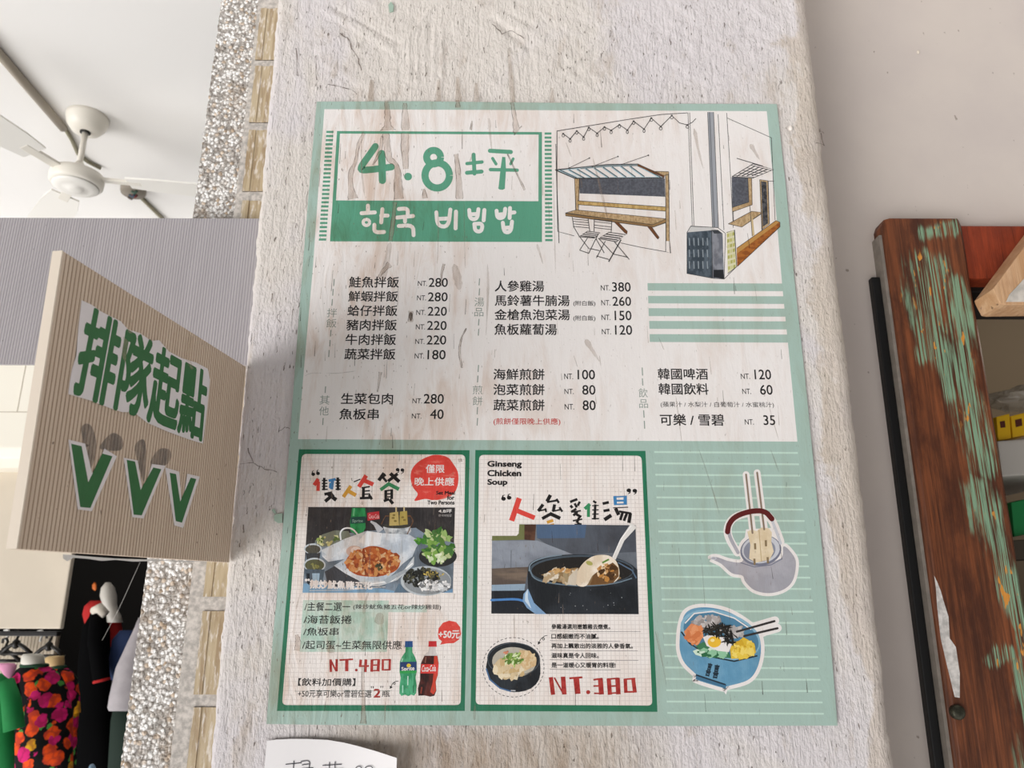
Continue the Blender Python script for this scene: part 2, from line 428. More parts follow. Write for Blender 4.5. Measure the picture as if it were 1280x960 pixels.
# ------------------------------------------------------------------ printed-sheet wear and tan tint, shared by every ink of the poster
def make_wear_tint():
    g = bpy.data.node_groups.new('print_wear_tint', 'ShaderNodeTree')
    g.interface.new_socket('Color', in_out='INPUT', socket_type='NodeSocketColor')
    g.interface.new_socket('Color', in_out='OUTPUT', socket_type='NodeSocketColor')
    g.interface.new_socket('Normal', in_out='OUTPUT', socket_type='NodeSocketVector')
    T = NT(g); gi = T.n('NodeGroupInput'); go = T.n('NodeGroupOutput')
    p = T.pos(); s = T.sep(p)
    streak = T.noise(T.mapped((55, 30, 11)), 1, 6, .65, .6)
    low = T.noise(T.mapped((6, 3, 4), (1.7, 0, .4)), 1, 4, .6)
    fine = T.noise(T.mapped((300, 200, 190)), 1, 3, .6)
    left = T.rng(s[0], .12, -.28)  # tan tint and specks grow stronger towards the left
    d = T.math('MULTIPLY', T.rng(T.math('ADD', T.math('MULTIPLY', low, .6), T.math('MULTIPLY', streak, .5)), .5, .72), T.math('ADD', T.math('MULTIPLY', left, .45), .25))
    c = T.mixc(d, gi.outputs[0], lin('#d3b398'), 'MULTIPLY')
    hs = T.noise(T.mapped((420, 60, 130), (3, 3, 3)), 1, 2, .5)
    k = T.math('MULTIPLY', T.rng(hs, .70, .745), T.math('ADD', T.math('MULTIPLY', left, .55), .3))
    c = T.mixc(k, c, lin('#6d5b4c'))
    T.t.links.new(c, go.inputs[0])
    # creases and brush ridges of the wall under the sheet
    h = T.math('ADD', T.math('MULTIPLY', streak, T.math('ADD', T.math('MULTIPLY', left, .8), .5)), T.math('MULTIPLY', fine, .12))
    h = T.math('ADD', h, T.math('MULTIPLY', low, 1.2))
    T.t.links.new(T.bump(h, .0022, .8), go.inputs[1])
    return g
G_WEAR_TINT = make_wear_tint()
def ink(h, rough=.42):
    k = 'ink_' + str(h)
    if k in MATS: return MATS[k]
    mt, T, b = new_mat('printed_ink', rough, 0, .35)
    gr = T.n('ShaderNodeGroup'); gr.node_tree = G_WEAR_TINT; gr.inputs[0].default_value = lin(h)
    T.set(b.inputs['Base Color'], gr.outputs[0]); T.set(b.inputs['Normal'], gr.outputs[1])
    MATS[k] = mt; return mt
def ink_noise(key, ca, cb, scale=(60, 60, 60), lo=.4, hi=.6, detail=4, rot=(0, 0, 0)):
    if key in MATS: return MATS[key]
    mt, T, b = new_mat('printed_picture', .42, 0, .35)
    f = T.rng(T.noise(T.mapped(scale, rot=rot), 1, detail, .6), lo, hi)
    gr = T.n('ShaderNodeGroup'); gr.node_tree = G_WEAR_TINT; T.set(gr.inputs[0], T.mixc(f, lin(ca), lin(cb)))
    T.set(b.inputs['Base Color'], gr.outputs[0]); T.set(b.inputs['Normal'], gr.outputs[1])
    MATS[key] = mt; return mt
def ink_grid():
    mt, T, b = new_mat('printed_graph_paper', .42, 0, .35)
    s = T.sep(T.pos()); per = .00515
    def line(v):
        m_ = T.math('FRACT', T.math('DIVIDE', v, per)); return T.rng(m_, .80, .86)
    k = T.math('MAXIMUM', line(s[0]), line(s[2]))
    gr = T.n('ShaderNodeGroup'); gr.node_tree = G_WEAR_TINT
    T.set(gr.inputs[0], T.mixc(T.math('MULTIPLY', k, .34), lin('#ece5e0'), lin('#b7aca6')))
    T.set(b.inputs['Base Color'], gr.outputs[0]); T.set(b.inputs['Normal'], gr.outputs[1]); return mt
def stain_mat(name, col, alpha):
    if name in MATS: return MATS[name]
    mt, T, b = new_mat(name, .6, 0, .2); b.inputs['Base Color'].default_value = lin(col)
    n = T.noise(T.mapped((160, 100, 40)), 1, 4, .6)
    T.set(b.inputs['Alpha'], T.rng(n, .25, .7, alpha * .4, alpha)); MATS[name] = mt; return mt

# ------------------------------------------------------------------ the setting
def fbm(x, z, sx, sz, o=0, octv=4):
    return noise.fractal(Vector((x * sx + o, o * .37, z * sz)), .9, 2.1, octv)
PX0 = lambda z: -.3812 - .0152 * (z - 1.95)       # left arris leans a little
PX1 = .4457
SCR = []
for (x0, y0, x1, y1, w, h) in ((405, 12, 492, 62, .004, .0030), (415, 8, 500, 55, .003, -.002), (440, 25, 496, 70, .004, .0025), (500, 60, 540, 10, .003, .002), (512, 100, 512, 40, .0028, .002), (522, 105, 522, 36, .0028, .002), (532, 104, 532, 30, .0028, .002), (542, 98, 543, 30, .0028, .002), (552, 95, 553, 34, .0028, .0018), (430, 88, 395, 110, .004, .002), (620, 25, 660, 60, .005, -.003), (700, 100, 760, 40, .003, .002), (715, 105, 775, 48, .003, .002), (780, 100, 850, 30, .004, .002), (860, 95, 930, 30, .004, .0022), (900, 110, 980, 50, .004, .002), (570, 30, 600, 8, .004, .0022)):
    a_, b_ = hit(x0, y0), hit(x1, y1); SCR.append((a_.x, a_.z, b_.x, b_.z, w, h))
def build_pillar():
    mb = MB(); zs = []
    z = 0.0
    while z < 3.2:
        zs.append(z); z += (.0026 if z > 2.29 else .0045) if 1.36 <= z <= 2.56 else .06
    zs.append(3.2)
    nx = 300; rl, rr = .010, .020
    rows = []
    for z in zs:
        x0 = PX0(z); row = []
        x0 += .0016 * fbm(0, z, 1, 26, 3) + .001 * fbm(0, z, 1, 90, 7)
        x1 = PX1 + .0022 * fbm(0, z, 1, 16, 5) + .0012 * fbm(0, z, 1, 70, 9)
        prof = [(x0, 1.10), (x0, 1.0 + rl)] + [(x0 + rl - rl * math.cos(a), 1.0 + rl - rl * math.sin(a)) for a in (.4, .8, 1.2)]
        for i in range(nx + 1):
            prof.append((x0 + rl + (x1 - rr - x0 - rl) * i / nx, 1.0))
        prof += [(x1 - rr + rr * math.sin(a), 1.0 + rr - rr * math.cos(a)) for a in (.4, .8, 1.2, 1.5708)] + [(x1, 1.16)]
        for k, (x, y) in enumerate(prof):
            v = Vector((x, y, z))
            if 1 < k < len(prof) - 2 and 1.3 < z < 2.6:
                d = .0011 * fbm(x, z, 9, 6, 1, 4) + .0007 * fbm(x, z, 75, 9, 4, 3) + .00045 * fbm(x, z, 180, 60, 8, 2)
                # trowel ridges above the sheet
                up = max(0, min(1, (z - 2.30) / .06))
                if up:
                    q = x * .75 + z
                    d += up * (.0016 * abs(fbm(q, x - z, 30, 4, 11, 3)) + .0008 * fbm(x, z, 60, 60, 12, 3))
                    for (ax, az, bx, bz, hw, hh) in SCR:
                        ux, uz = bx - ax, bz - az; t = max(0, min(1, ((x - ax) * ux + (z - az) * uz) / (ux * ux + uz * uz))); e = math.hypot(x - ax - ux * t, z - az - uz * t) / hw
                        if e < 2.5: d += hh * math.exp(-e * e)
                    d = max(-.003, min(d, .0021))
                # behind the sheet the wall keeps below it
                if -.33 < x < .39 and 1.44 < z < 2.33: d = min(d, .0011)
                v.y -= d
            row.append(v)
        rows.append(row)
    n = len(rows[0]); vs = [p for r in rows for p in r]; fs = []
    for i in range(len(rows) - 1):
        for j in range(n - 1): fs.append((i * n + j, i * n + j + 1, (i + 1) * n + j + 1, (i + 1) * n + j))
    mb.add(vs, fs, M_PILLAR, True)
    return tag(mb.build('pillar'), kind='structure')
PILLAR = build_pillar()
def build_pebble():
    # rough-cast strip beside the plaster, its stones in relief
    mb = MB(); x0, x1 = -.507, -.436; vs = []; zs = [1.2 + .0021 * i for i in range(690)]; xs = [x0 + (x1 - x0) * i / 36 for i in range(37)]
    def st(x, z):
        d = noise.voronoi(Vector((x * 185, 3.3, z * 185)))[0]
        return .0030 * (1 - min(1, d[0] * 1.25)) + .0012 * noise.noise(Vector((x * 60, 0, z * 60)))
    for z in zs:
        vs.append(Vector((x0 - .004 + .004 * noise.noise(Vector((1, 2, z * 70))), 1.16, z)))
        for x in xs: vs.append(Vector((x + .0015 * noise.noise(Vector((z * 190, x * 190, 0))), 1.06 - st(x, z) + (.006 if x == xs[0] else 0), z)))
    n = len(xs) + 1
    fs = [(i * n + j, i * n + j + 1, (i + 1) * n + j + 1, (i + 1) * n + j) for i in range(len(zs) - 1) for j in range(n - 1)]
    mb.add(vs, fs, M_PEBBLE, False)
    mb.box((x0 + .003, 1.066, 0), (x1 + .06, 1.5, 3.2), M_PEBBLE)
    return tag(mb.build('wall_left'), kind='structure')
build_pebble()
def build_tiles():
    mb = MB(); mb.box((-.440, 1.0512, 1.2), (-.374, 1.10, 2.7), M_GROUT)
    # ends read off at the joints
    ends = [(12, 76), (84, 154), (164, 240), (252, 330), (360, 440), (470, 555), (570, 660), (672, 746), (764, 868), (884, 985)]
    for a, b in ends:
        za = hit(335, a, 1.052).z; zb = hit(300, b, 1.052).z
        xs = PX0((za + zb) / 2) - .0445
        # three ribs along each tile
        for k in range(3):
            xa = xs + .0112 * k; mb.box((xa, 1.050 - (.0015 if k != 1 else 0), zb), (xa + .0104, 1.06, za), M_TILE)
        mb.box((xs, 1.0497, zb), (xs + .0328, 1.06, za), M_TILE)
    return tag(mb.build('trim_1'), kind='structure')
build_tiles()
# wall on the right of the pillar, with the window opening
def ph(x, y, Y): return hit(x, y, Y)
WY = 1.13
def build_wall_right():
    mb = MB(); ox = .575; ot = 2.168
    mb.box((.40, WY, 0), (ox, WY + .12, 3.2), M_WALLR)
    mb.box((ox, WY, ot), (2.6, WY + .12, 3.2), M_WALLR)
    mb.box((ox, WY, 0), (2.6, WY + .12, .95), M_WALLR)
    mb.box((1.7, WY, .95), (2.6, WY + .12, ot), M_WALLR)
    return tag(mb.build('wall_right'), kind='structure')
build_wall_right()
def build_ceiling():
    mb = MB(); mb.box((-6, -.2, 3.2), (3.0, 6.2, 3.3), M_CEIL); return tag(mb.build('ceiling'), kind='structure')
build_ceiling()
# deep dark shop on the left
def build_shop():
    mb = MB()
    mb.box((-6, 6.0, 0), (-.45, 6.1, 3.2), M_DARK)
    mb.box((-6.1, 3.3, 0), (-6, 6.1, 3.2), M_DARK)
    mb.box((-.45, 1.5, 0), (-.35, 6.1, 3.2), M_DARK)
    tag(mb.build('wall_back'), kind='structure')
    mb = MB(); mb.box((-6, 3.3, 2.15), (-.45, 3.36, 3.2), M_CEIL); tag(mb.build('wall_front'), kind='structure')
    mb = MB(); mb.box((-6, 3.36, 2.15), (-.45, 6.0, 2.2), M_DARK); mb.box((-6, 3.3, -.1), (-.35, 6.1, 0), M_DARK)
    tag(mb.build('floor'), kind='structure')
build_shop()
# room behind the window
def build_room():
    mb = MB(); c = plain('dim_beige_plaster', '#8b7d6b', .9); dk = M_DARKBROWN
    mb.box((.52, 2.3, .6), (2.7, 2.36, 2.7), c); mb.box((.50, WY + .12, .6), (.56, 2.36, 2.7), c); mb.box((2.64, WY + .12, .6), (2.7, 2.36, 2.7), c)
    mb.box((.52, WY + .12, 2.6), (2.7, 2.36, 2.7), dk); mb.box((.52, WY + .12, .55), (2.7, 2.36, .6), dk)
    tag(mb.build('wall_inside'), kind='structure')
build_room()
ld = bpy.data.lights.new('room_fill_light', 'POINT'); ld.energy = 5; ld.shadow_soft_size = .08; ld.color = (1, .9, .75)  # unseen light, added to brighten the room behind the window
lo = bpy.data.objects.new('room_fill_light', ld); COL.objects.link(lo); lo.location = (1.55, 1.75, 2.3)
# window: stile, top rail, gasket
def build_window():
    root = empty('window_1', (.70, WY, .95)); tag(root, kind='structure')
    Y = 1.095
    zt = hit(1150, 276, Y).z; xl = hit(1107, 300, Y).x; xr = hit(1207, 300, Y).x
    mb = MB(); n = 60; rings = []
    # the stile is a worn board with rounded arrises and a gently wandering inner edge
    zs = [.95 + (zt - .95) * i / n for i in range(n + 1)]
    for z in zs:
        w = .0018 * noise.noise(Vector((0, 0, z * 9))) ; c = .006
        a, b2 = xl, xr + w
        rings.append([Vector(p) for p in ((a, Y + c, z), (a + c, Y, z), (b2 - c, Y, z), (b2, Y + c, z), (b2, WY + .05, z), (a, WY + .05, z))])
    top = [v.copy() for v in rings[-1]]
    for v in top: v.z += .004; v.x += .004 if v.x < (xl + xr) / 2 else -.002
    rings[-1] = [v - Vector((0, 0, .006)) for v in rings[-1]]; rings.append(top)
    mb.loft(rings, M_WOOD, True, False)
    mb.build('stile', root)
    # grey weathered side strip
    mb = MB(); mb.box((xl - .0045, Y + .010, .95), (xl, WY + .01, zt - .02), plain('grey_weathered_paint', '#8d857c', .7, nscale=60)); mb.build('stile_edge', root)
    # white paint splash along the lower left
    fr = (1120, 440, 295 / 160); A = Art(fr, plane_at(Y))
    A.poly([(88, 515), (92, 545), (95, 590), (103, 660), (117, 720), (135, 795), (147, 797), (147, 740), (138, 680), (124, 660), (121, 610), (110, 575), (103, 550), (95, 530)], plain('white_paint', '#d9d4cf', .6, nscale=120, namt=.2)); A.build('paint_splash', root)
    z0 = hit(1240, 349, 1.11).z
    mb = MB(); mb.box((xr - .004, 1.108, z0), (1.75, WY + .06, zt - .001), M_RAIL); mb.build('top_rail', root, .003)
    mb = MB(); za = hit(1240, 383, 1.16).z; mb.box((xr - .02, 1.150, za), (1.75, WY + .09, z0 + .01), M_DARKBROWN)
    mb.box((xr - .02, 1.142, hit(1240, 353, 1.145).z - .016), (1.75, 1.152, z0 + .002), M_DARKBROWN); mb.build('inner_rail', root)
    xg0 = hit(1090, 350, WY - .012).x; zg = hit(1092, 346, WY - .012).z
    mb = MB(); mb.box((xg0, WY - .012, .95), (xl - .0045, WY + .004, zg), M_RUBBER); mb.build('gasket', root, .002)
    mb = MB(); p = hit(1196, 890, Y)
    mb.lathe(p + Vector((0, .002, 0)), [(.0095, 0), (.0095, .006), (.007, .0085), (.002, .0095)], plain('corroded_bolt', '#4b4a3c', .5, .6, nscale=200, namt=.3), 14, Matrix.Rotation(math.pi / 2, 4, 'X')); mb.build('bolt', root)
    return root
build_window()
# ------------------------------------------------------------------ menu poster
PY = .9966
PL = plane_at(PY)
poster = empty('menu_poster', (.035, PY, 1.4555))
tag(poster, 'large sage green bordered paper menu sheet glued on the white plaster pillar', 'poster')
SAGE, WHITE, GREEN, DKG, BLK = ink('#a3bbb1'), ink('#e8e3e0'), ink('#5a9b80'), ink('#2b7456'), ink('#1c1919')
INK1 = ink('#1d1b1c'); GREYG = ink('#8d988f'); RED = ink('#c23a35'); LINE = ink('#3a3838'); GRID = ink_grid(); PALE = ink('#bdd6c9')
def build_sheet():
    mb = MB()
    out = [(396, 127), (520, 126.5), (640, 128), (800, 129.5), (971, 130), (983, 240), (993, 350), (1006, 470), (1018, 590), (1028, 690), (1038, 800), (1047, 907), (860, 907.5), (700, 907), (520, 906.5), (400, 906), (333, 905), (341, 800), (352, 680), (360, 580), (368, 470), (377, 350), (386, 240)]
    fr = [hit(x, y, PY) for x, y in out]; bk = [p + Vector((0, .0003, 0)) for p in fr]; n = len(out)
    mb.add(fr + bk, [tuple(range(n)), tuple(range(2 * n - 1, n - 1, -1))] + [(i, n + i, n + (i + 1) % n, (i + 1) % n) for i in range(n)], SAGE)
    mb.build('sheet', poster)
build_sheet()
FULL = (0, 0, 1)
C4 = (380, 110, 4); C5 = (680, 110, 3.84); C6 = (370, 330, 4); C7 = (680, 330, 1280 / 340)
def part_menu():
    A = Art(FULL, PL)
    A.poly([(405.5, 136.5), (958.5, 139), (968, 240), (977.5, 354), (987, 450), (996.8, 552), (680, 550.5), (372.5, 549), (380, 460), (391.5, 330), (399, 220)], WHITE)
    A.build('white_field', poster)
    # green bars right of the soups
    A = Art(C7, PL)
    for (y0, y1, x, xr) in ((90, 125, 487, 1128), (150, 185, 490, 1134), (208, 245, 492, 1140), (268, 305, 495, 1146), (330, 367, 497, 1152)):
        A.poly([(x, y0), (xr, y0 + 2), (xr + 4, y1 + 3), (x + 1, y1)], SAGE)
    A.build('green_bars', poster)
part_menu()
def part_title():
    A = Art(C4, PL)
    A.poly([(165, 215), (1190, 220), (1190, 770), (130, 767)], GREEN)
    A.poly([(180, 228), (1173, 233), (1172, 566), (160, 562)], WHITE)
    for i in range(27):
        y = 214 + i * 20.7; t = i / 27
        A.poly([(112 - 39 * t, y), (148 - 38 * t, y), (147.5 - 38 * t, y + 11), (111.3 - 39 * t, y + 11)], GREEN)
        y = 222 + i * 20.5
        A.poly([(1203 + 3 * t, y), (1237 + 6 * t, y), (1237 + 6 * t, y + 11), (1203 + 3 * t, y + 11)], GREEN)
    t = A.build('title_box', poster)
    A = Art(C4, PL)
    A.stroke([(357, 292), (320, 345), (287, 390), (284, 412), (340, 408), (438, 395)], 34, GREEN)
    A.stroke([(388, 328), (391, 400), (392, 462)], 37, GREEN)
    A.ell(520, 443, 20, 19, GREEN)
    A.ring(648, 346, 35, 34, 35, GREEN); A.ring(666, 437, 61, 63, 36, GREEN)
    A.stroke([(848, 333), (852, 428)], 20, GREEN); A.stroke([(815, 378), (890, 370)], 17, GREEN); A.stroke([(815, 424), (888, 418)], 20, GREEN)
    A.stroke([(930, 314), (1034, 320)], 21, GREEN); A.stroke([(943, 352), (960, 380)], 15, GREEN); A.stroke([(1046, 354), (1033, 380)], 14, GREEN)
    A.stroke([(932, 408), (1066, 411)], 17, GREEN); A.ribbon([(999, 345), (996, 410), (988, 503)], [16, 28, 32], GREEN); A.ell(988, 500, 17, 9, GREEN)
    tag(A.build('shop_name', t), 'hand-drawn green shop name'); A = Art(C4, PL)
    W_ = WHITE
    L = [[(320, 588), (320, 612)], [(288, 626), (354, 622)], [(392, 606), (386, 672)], [(386, 638), (418, 638)], [(352, 684), (351, 722), (400, 720)],
         [(474, 605), (520, 602), (518, 640)], [(465, 648), (545, 640)], [(505, 648), (505, 668)], [(474, 690), (545, 686), (548, 736)],
         [(662, 622), (668, 690), (722, 694), (732, 608)], [(668, 655), (726, 652)], [(760, 618), (758, 702)],
         [(826, 610), (830, 655), (866, 656), (872, 606)], [(830, 632), (868, 630)], [(902, 610), (898, 662)], [(852, 680), (893, 677), (888, 718), (856, 716), (852, 680)],
         [(963, 614), (967, 652), (1001, 648), (1006, 604)], [(966, 634), (1003, 630)], [(1030, 600), (1028, 650)], [(1030, 624), (1052, 622)], [(994, 674), (1000, 722), (1034, 720), (1040, 668)], [(998, 700), (1036, 697)]]
    for p in L: A.stroke(p, 19.5, W_)
    A.ring(312, 672, 16, 15, 16, W_, 20)
    tag(A.build('korean_lettering', t), 'hand-drawn white Korean lettering on green')
part_title()
def part_prices():
    A = Art(C6, PL); B = .018
    rows = [('鮭魚拌飯', 268, 63, 513, 118), ('鮮蝦拌飯', 265, 135, 508, 188), ('蛤仔拌飯', 260, 206, 505, 260), ('豬肉拌飯', 255, 277, 502, 332), ('牛肉拌飯', 250, 350, 498, 405), ('蔬菜拌飯', 245, 423, 495, 478), ('生菜包肉', 228, 646, 483, 701), ('魚板串', 220, 723, 412, 778),
            ('人參雞湯', 995, 83, 1240, 138), ('海鮮煎餅', 988, 524, 1242, 580), ('泡菜煎餅', 988, 600, 1242, 656), ('蔬菜煎餅', 988, 677, 1242, 734)]
    for r in rows[:6]: A.text(*r, INK1, B)
    pr = [('NT.', '280', 610, 655, 85, 110, 665, 758, 70, 115), ('NT.', '280', 606, 650, 157, 182, 661, 757, 142, 187), ('NT.', '220', 602, 647, 230, 255, 660, 753, 214, 259), ('NT.', '220', 600, 645, 302, 327, 657, 752, 285, 330), ('NT.', '220', 597, 642, 375, 400, 655, 750, 357, 403), ('NT.', '180', 594, 640, 447, 473, 659, 747, 430, 477),
          ('NT.', '280', 583, 630, 672, 697, 640, 738, 650, 698), ('NT.', '40', 580, 627, 748, 773, 672, 737, 727, 775)]
    for a, b, x0, x1, y0, y1, X0, X1, Y0, Y1 in pr[:6]: A.text(a, x0, y0, x1, y1, INK1, .008); A.text(b, X0, Y0, X1, Y1, INK1, .012)
    A.build('rice_bowl_list', poster); A = Art(C6, PL)
    for r in rows[6:8]: A.text(*r, INK1, B)
    for a, b, x0, x1, y0, y1, X0, X1, Y0, Y1 in pr[6:]: A.text(a, x0, y0, x1, y1, INK1, .008); A.text(b, X0, Y0, X1, Y1, INK1, .012)
    A.build('side_dish_list', poster); A = Art(C6, PL)
    A.text(*rows[8], INK1, B)
    A.text('馬鈴薯牛腩湯', 995, 155, 1368, 210, INK1, B); A.text('金槍魚泡菜湯', 994, 226, 1369, 281, INK1, B); A.text('魚板蘿蔔湯', 993, 299, 1304, 355, INK1, B)
    A.build('soup_list', poster); A = Art(C6, PL)
    for r in rows[9:]: A.text(*r, INK1, B)
    A.build('pancake_list', poster); A = Art(C6, PL)
    A.text('(煎餅僅限晚上供應)', 988, 770, 1322, 808, RED, .012); tag(A.build('pancake_remark', poster), 'red remark under the pancakes'); A = Art(C6, PL)
    G = GREYG
    A.text('拌', 157, 222, 203, 266, G); A.text('飯', 153, 274, 201, 318, G); A.text('其', 120, 657, 166, 703, G); A.text('他', 117, 712, 162, 757, G)
    A.text('湯', 893, 168, 940, 212, G); A.text('品', 892, 220, 937, 262, G); A.text('煎', 884, 607, 932, 652, G); A.text('餅', 883, 662, 932, 707, G)
    for (x, a, b) in ((190, 75, 110), (185, 125, 158), (181, 175, 208), (174, 330, 362), (170, 380, 412), (165, 430, 465), (147, 612, 645), (135, 770, 805), (917, 72, 107), (917, 122, 157), (914, 275, 307), (913, 325, 358), (912, 505, 540), (909, 558, 592), (907, 715, 752), (907, 770, 808)):
        A.ribbon([(x + 1, a), (x - 1.5, b)], 5, G)
    tag(A.build('category_headings', poster), 'grey upright category headings')
    A = Art(C7, PL)
    A.text('(附白飯)', 138, 173, 242, 200, INK1, .012); A.text('(附白飯)', 138, 242, 242, 270, INK1, .012)
    pr = [('380', 267, 310, 100, 125, 320, 408, 86, 130), ('260', 269, 312, 170, 195, 322, 410, 154, 197), ('150', 270, 313, 239, 264, 332, 412, 220, 265), ('120', 272, 315, 306, 331, 334, 415, 288, 333),
          ('100', 95, 137, 516, 542, 158, 240, 498, 543), ('80', 96, 140, 588, 612, 180, 242, 570, 615), ('80', 97, 142, 659, 685, 182, 243, 642, 688),
          ('120', 925, 970, 516, 541, 989, 1070, 497, 543), ('60', 932, 975, 587, 612, 1015, 1077, 569, 615), ('35', 944, 988, 731, 756, 1031, 1089, 712, 758)]
    for nm, part in (('soup_prices', pr[:4]), ('pancake_prices', pr[4:7]), ('drink_prices', pr[7:])):
        for b, x0, x1, y0, y1, X0, X1, Y0, Y1 in part: A.text('NT.', x0, y0, x1, y1, INK1, .008); A.text(b, X0, Y0, X1, Y1, INK1, .012)
        A.build(nm, poster); A = Art(C7, PL)
    A.text('韓國啤酒', 535, 491, 772, 544, INK1, B); A.text('韓國飲料', 538, 561, 775, 615, INK1, B)
    A.text('(蘋果汁 / 水梨汁 / 白葡萄汁 / 水蜜桃汁)', 548, 648, 1083, 678, INK1, .004); A.text('可樂 / 雪碧', 545, 706, 848, 761, INK1, B)
    A.text('飲', 444, 585, 489, 628, G); A.text('品', 447, 637, 490, 678, G)
    for (x, a, b) in ((463, 487, 525), (464, 538, 572), (470, 688, 723), (473, 738, 775)): A.ribbon([(x - 1, a), (x + 1, b)], 5, G)
    A.build('drinks_list', poster)
part_prices()
def part_stall():
    WD, WD2, BRN, BB, STEEL = (ink_noise('wood_drawn', '#a58a64', '#c0a680', (400, 100, 200)), ink_noise('wood_drawn_2', '#b0915a', '#c8ab70', (300, 100, 90)), ink('#6d4529'), ink_noise('slate_drawn', '#4d5058', '#5d6069', (300, 100, 300)), ink('#9a9da3'))
    A = Art((690, 180, 6.312), PL); S = lambda pts, w=5: A.stroke(pts, w, LINE, False)
    S([(30, 0), (38, 350), (45, 690), (175, 725)]); S([(540, 780), (700, 815), (895, 850)])
    A.poly([(218, 275), (890, 272), (893, 416), (218, 390)], BB)
    for p in ([(178, 268), (217, 270), (209, 522), (188, 522)], [(895, 222), (920, 222), (927, 766), (900, 766)], [(815, 216), (920, 218), (920, 240), (880, 250)]): A.poly(p, WD); S(p + p[:1], 4)
    A.poly([(200, 448), (895, 497), (896, 530), (204, 478)], WD2); S([(200, 448), (895, 497)]); S([(204, 478), (896, 530)])
    A.poly([(105, 545), (190, 520), (898, 590), (795, 637)], WD); A.poly([(105, 545), (795, 637), (797, 657), (107, 567)], ink('#8a6e4a')); A.poly([(795, 637), (898, 592), (899, 620), (797, 657)], ink('#94764e'))
    S([(105, 545), (190, 520), (898, 590), (899, 620), (797, 657), (107, 567), (105, 545), (795, 637), (898, 592)], 4)
    for p in ([(490, 615), (525, 620), (595, 690), (590, 712), (572, 700)], [(752, 650), (787, 655), (846, 738), (836, 751), (825, 742)]): A.poly(p, BRN); S(p + p[:1], 3)
    S([(897, 766), (897, 850), (935, 861), (927, 766)])
    A.poly([(25, 205), (225, 185), (440, 163), (680, 160), (885, 265), (180, 272)], ink('#b6ccd4')); A.poly([(85, 209), (400, 185), (665, 172), (850, 258), (215, 263)], WHITE)
    for a, b in (((60, 206), (190, 268)), ((130, 203), (250, 268)), ((195, 199), (312, 268)), ((262, 194), (372, 266)), ((330, 190), (442, 264)), ((400, 184), (512, 262)), ((470, 180), (582, 262)), ((540, 176), (655, 260)), ((612, 176), (725, 258)), ((672, 168), (850, 262))):
        A.ribbon([a, b], 15, ink('#a3c0cb')); A.ribbon([(a[0] + 5, a[1]), (b[0] + 5, b[1])], 6, LINE)
    S([(25, 205), (225, 185), (440, 163), (680, 160)], 8); A.ribbon([(225, 192), (440, 172), (675, 168)], 14, ink('#7d8c90')); S([(25, 205), (180, 272), (885, 268)], 8); A.ribbon([(676, 166), (885, 258)], 18, BRN); S([(680, 158), (890, 262)], 4)
    for a, b in (((135, 190), (295, 112)), ((320, 178), (520, 100)), ((550, 162), (760, 90))): S([a, b], 4); A.ell(*a, 6, 6, LINE, 0, 10); A.ell(*b, 6, 6, LINE, 0, 10)
    # two folding chairs in pen
    C = lambda pts, w=6: A.stroke(pts, w, LINE, False)
    C([(160, 578), (172, 655), (215, 728), (295, 830)]); C([(285, 592), (298, 690)])
    for y in (592, 610, 630, 650): C([(166, y), (290, y + 12)], 5)
    C([(282, 688), (380, 702), (335, 742), (212, 732), (282, 688)]); [C([(282 - 20 * i, 688 + 12 * i), (378 - 14 * i, 702 + 11 * i)], 7) for i in range(1, 4)]
    C([(280, 742), (218, 838)]); C([(366, 708), (288, 866)]); C([(345, 745), (412, 860)]); C([(218, 838), (288, 862)]); C([(300, 825), (375, 842)])
    C([(333, 590), (332, 690)]); C([(472, 604), (466, 700)])
    for y in (592, 612, 640, 660): C([(333, y), (472, y + 16)], 5)
    C([(450, 697), (582, 716), (508, 772), (365, 746), (450, 697)]); [C([(450 - 24 * i, 697 + 14 * i), (578 - 20 * i, 716 + 14 * i)], 8) for i in range(1, 4)]
    C([(372, 750), (480, 865)]); C([(420, 768), (350, 900)]); C([(545, 755), (447, 930)], 9); C([(490, 770), (610, 912)]); C([(350, 884), (450, 912)]); C([(480, 868), (600, 895)])
    # right half: corner pillar, small window, door
    A.fr = (840, 130, 4.269); S = lambda pts, w=3: A.stroke(pts, w, LINE, False)
    S([(85, 45), (97, 350), (108, 650)]); S([(94, 45), (106, 350), (117, 650)])
    A.poly([(190, 43), (222, 43), (248, 660), (216, 660)], STEEL); A.ribbon([(200, 43), (226, 660)], 7, ink('#74777d')); S([(190, 43), (216, 660)]); S([(222, 43), (248, 660)])
    S([(246, 55), (277, 672)]); S([(292, 48), (312, 380), (327, 660)]); S([(295, 75), (530, 180), (550, 620)])
    A.poly([(80, 685), (212, 672), (216, 928), (80, 905)], ink_noise('slab_drawn', '#39434c', '#56616b', (120, 100, 60))); A.poly([(80, 685), (100, 652), (215, 658), (270, 688), (212, 674)], ink('#c8c6c4')); S([(80, 685), (100, 652), (215, 658), (245, 660), (285, 690)])
    A.poly([(212, 672), (270, 690), (278, 935), (216, 928)], ink_noise('slab_drawn_2', '#6b6e77', '#888b93', (120, 100, 60))); A.poly([(212, 672), (245, 672), (268, 690), (225, 692)], ink('#3a3d42')); A.poly([(222, 885), (274, 884), (277, 933), (222, 925)], ink('#24262a'))
    for i in range(5):
        for j in range(3): A.ribbon([(92 + 24 * i, 715 + 62 * j), (94 + 24 * i, 755 + 62 * j)], 6, ink('#8b949b'))
    S([(80, 685), (80, 905), (216, 930), (278, 934), (345, 868)]); S([(212, 672), (216, 928)]); S([(285, 690), (278, 935)])
    A.poly([(291, 686), (333, 672), (345, 868), (297, 905)], ink('#d5d1b0'))
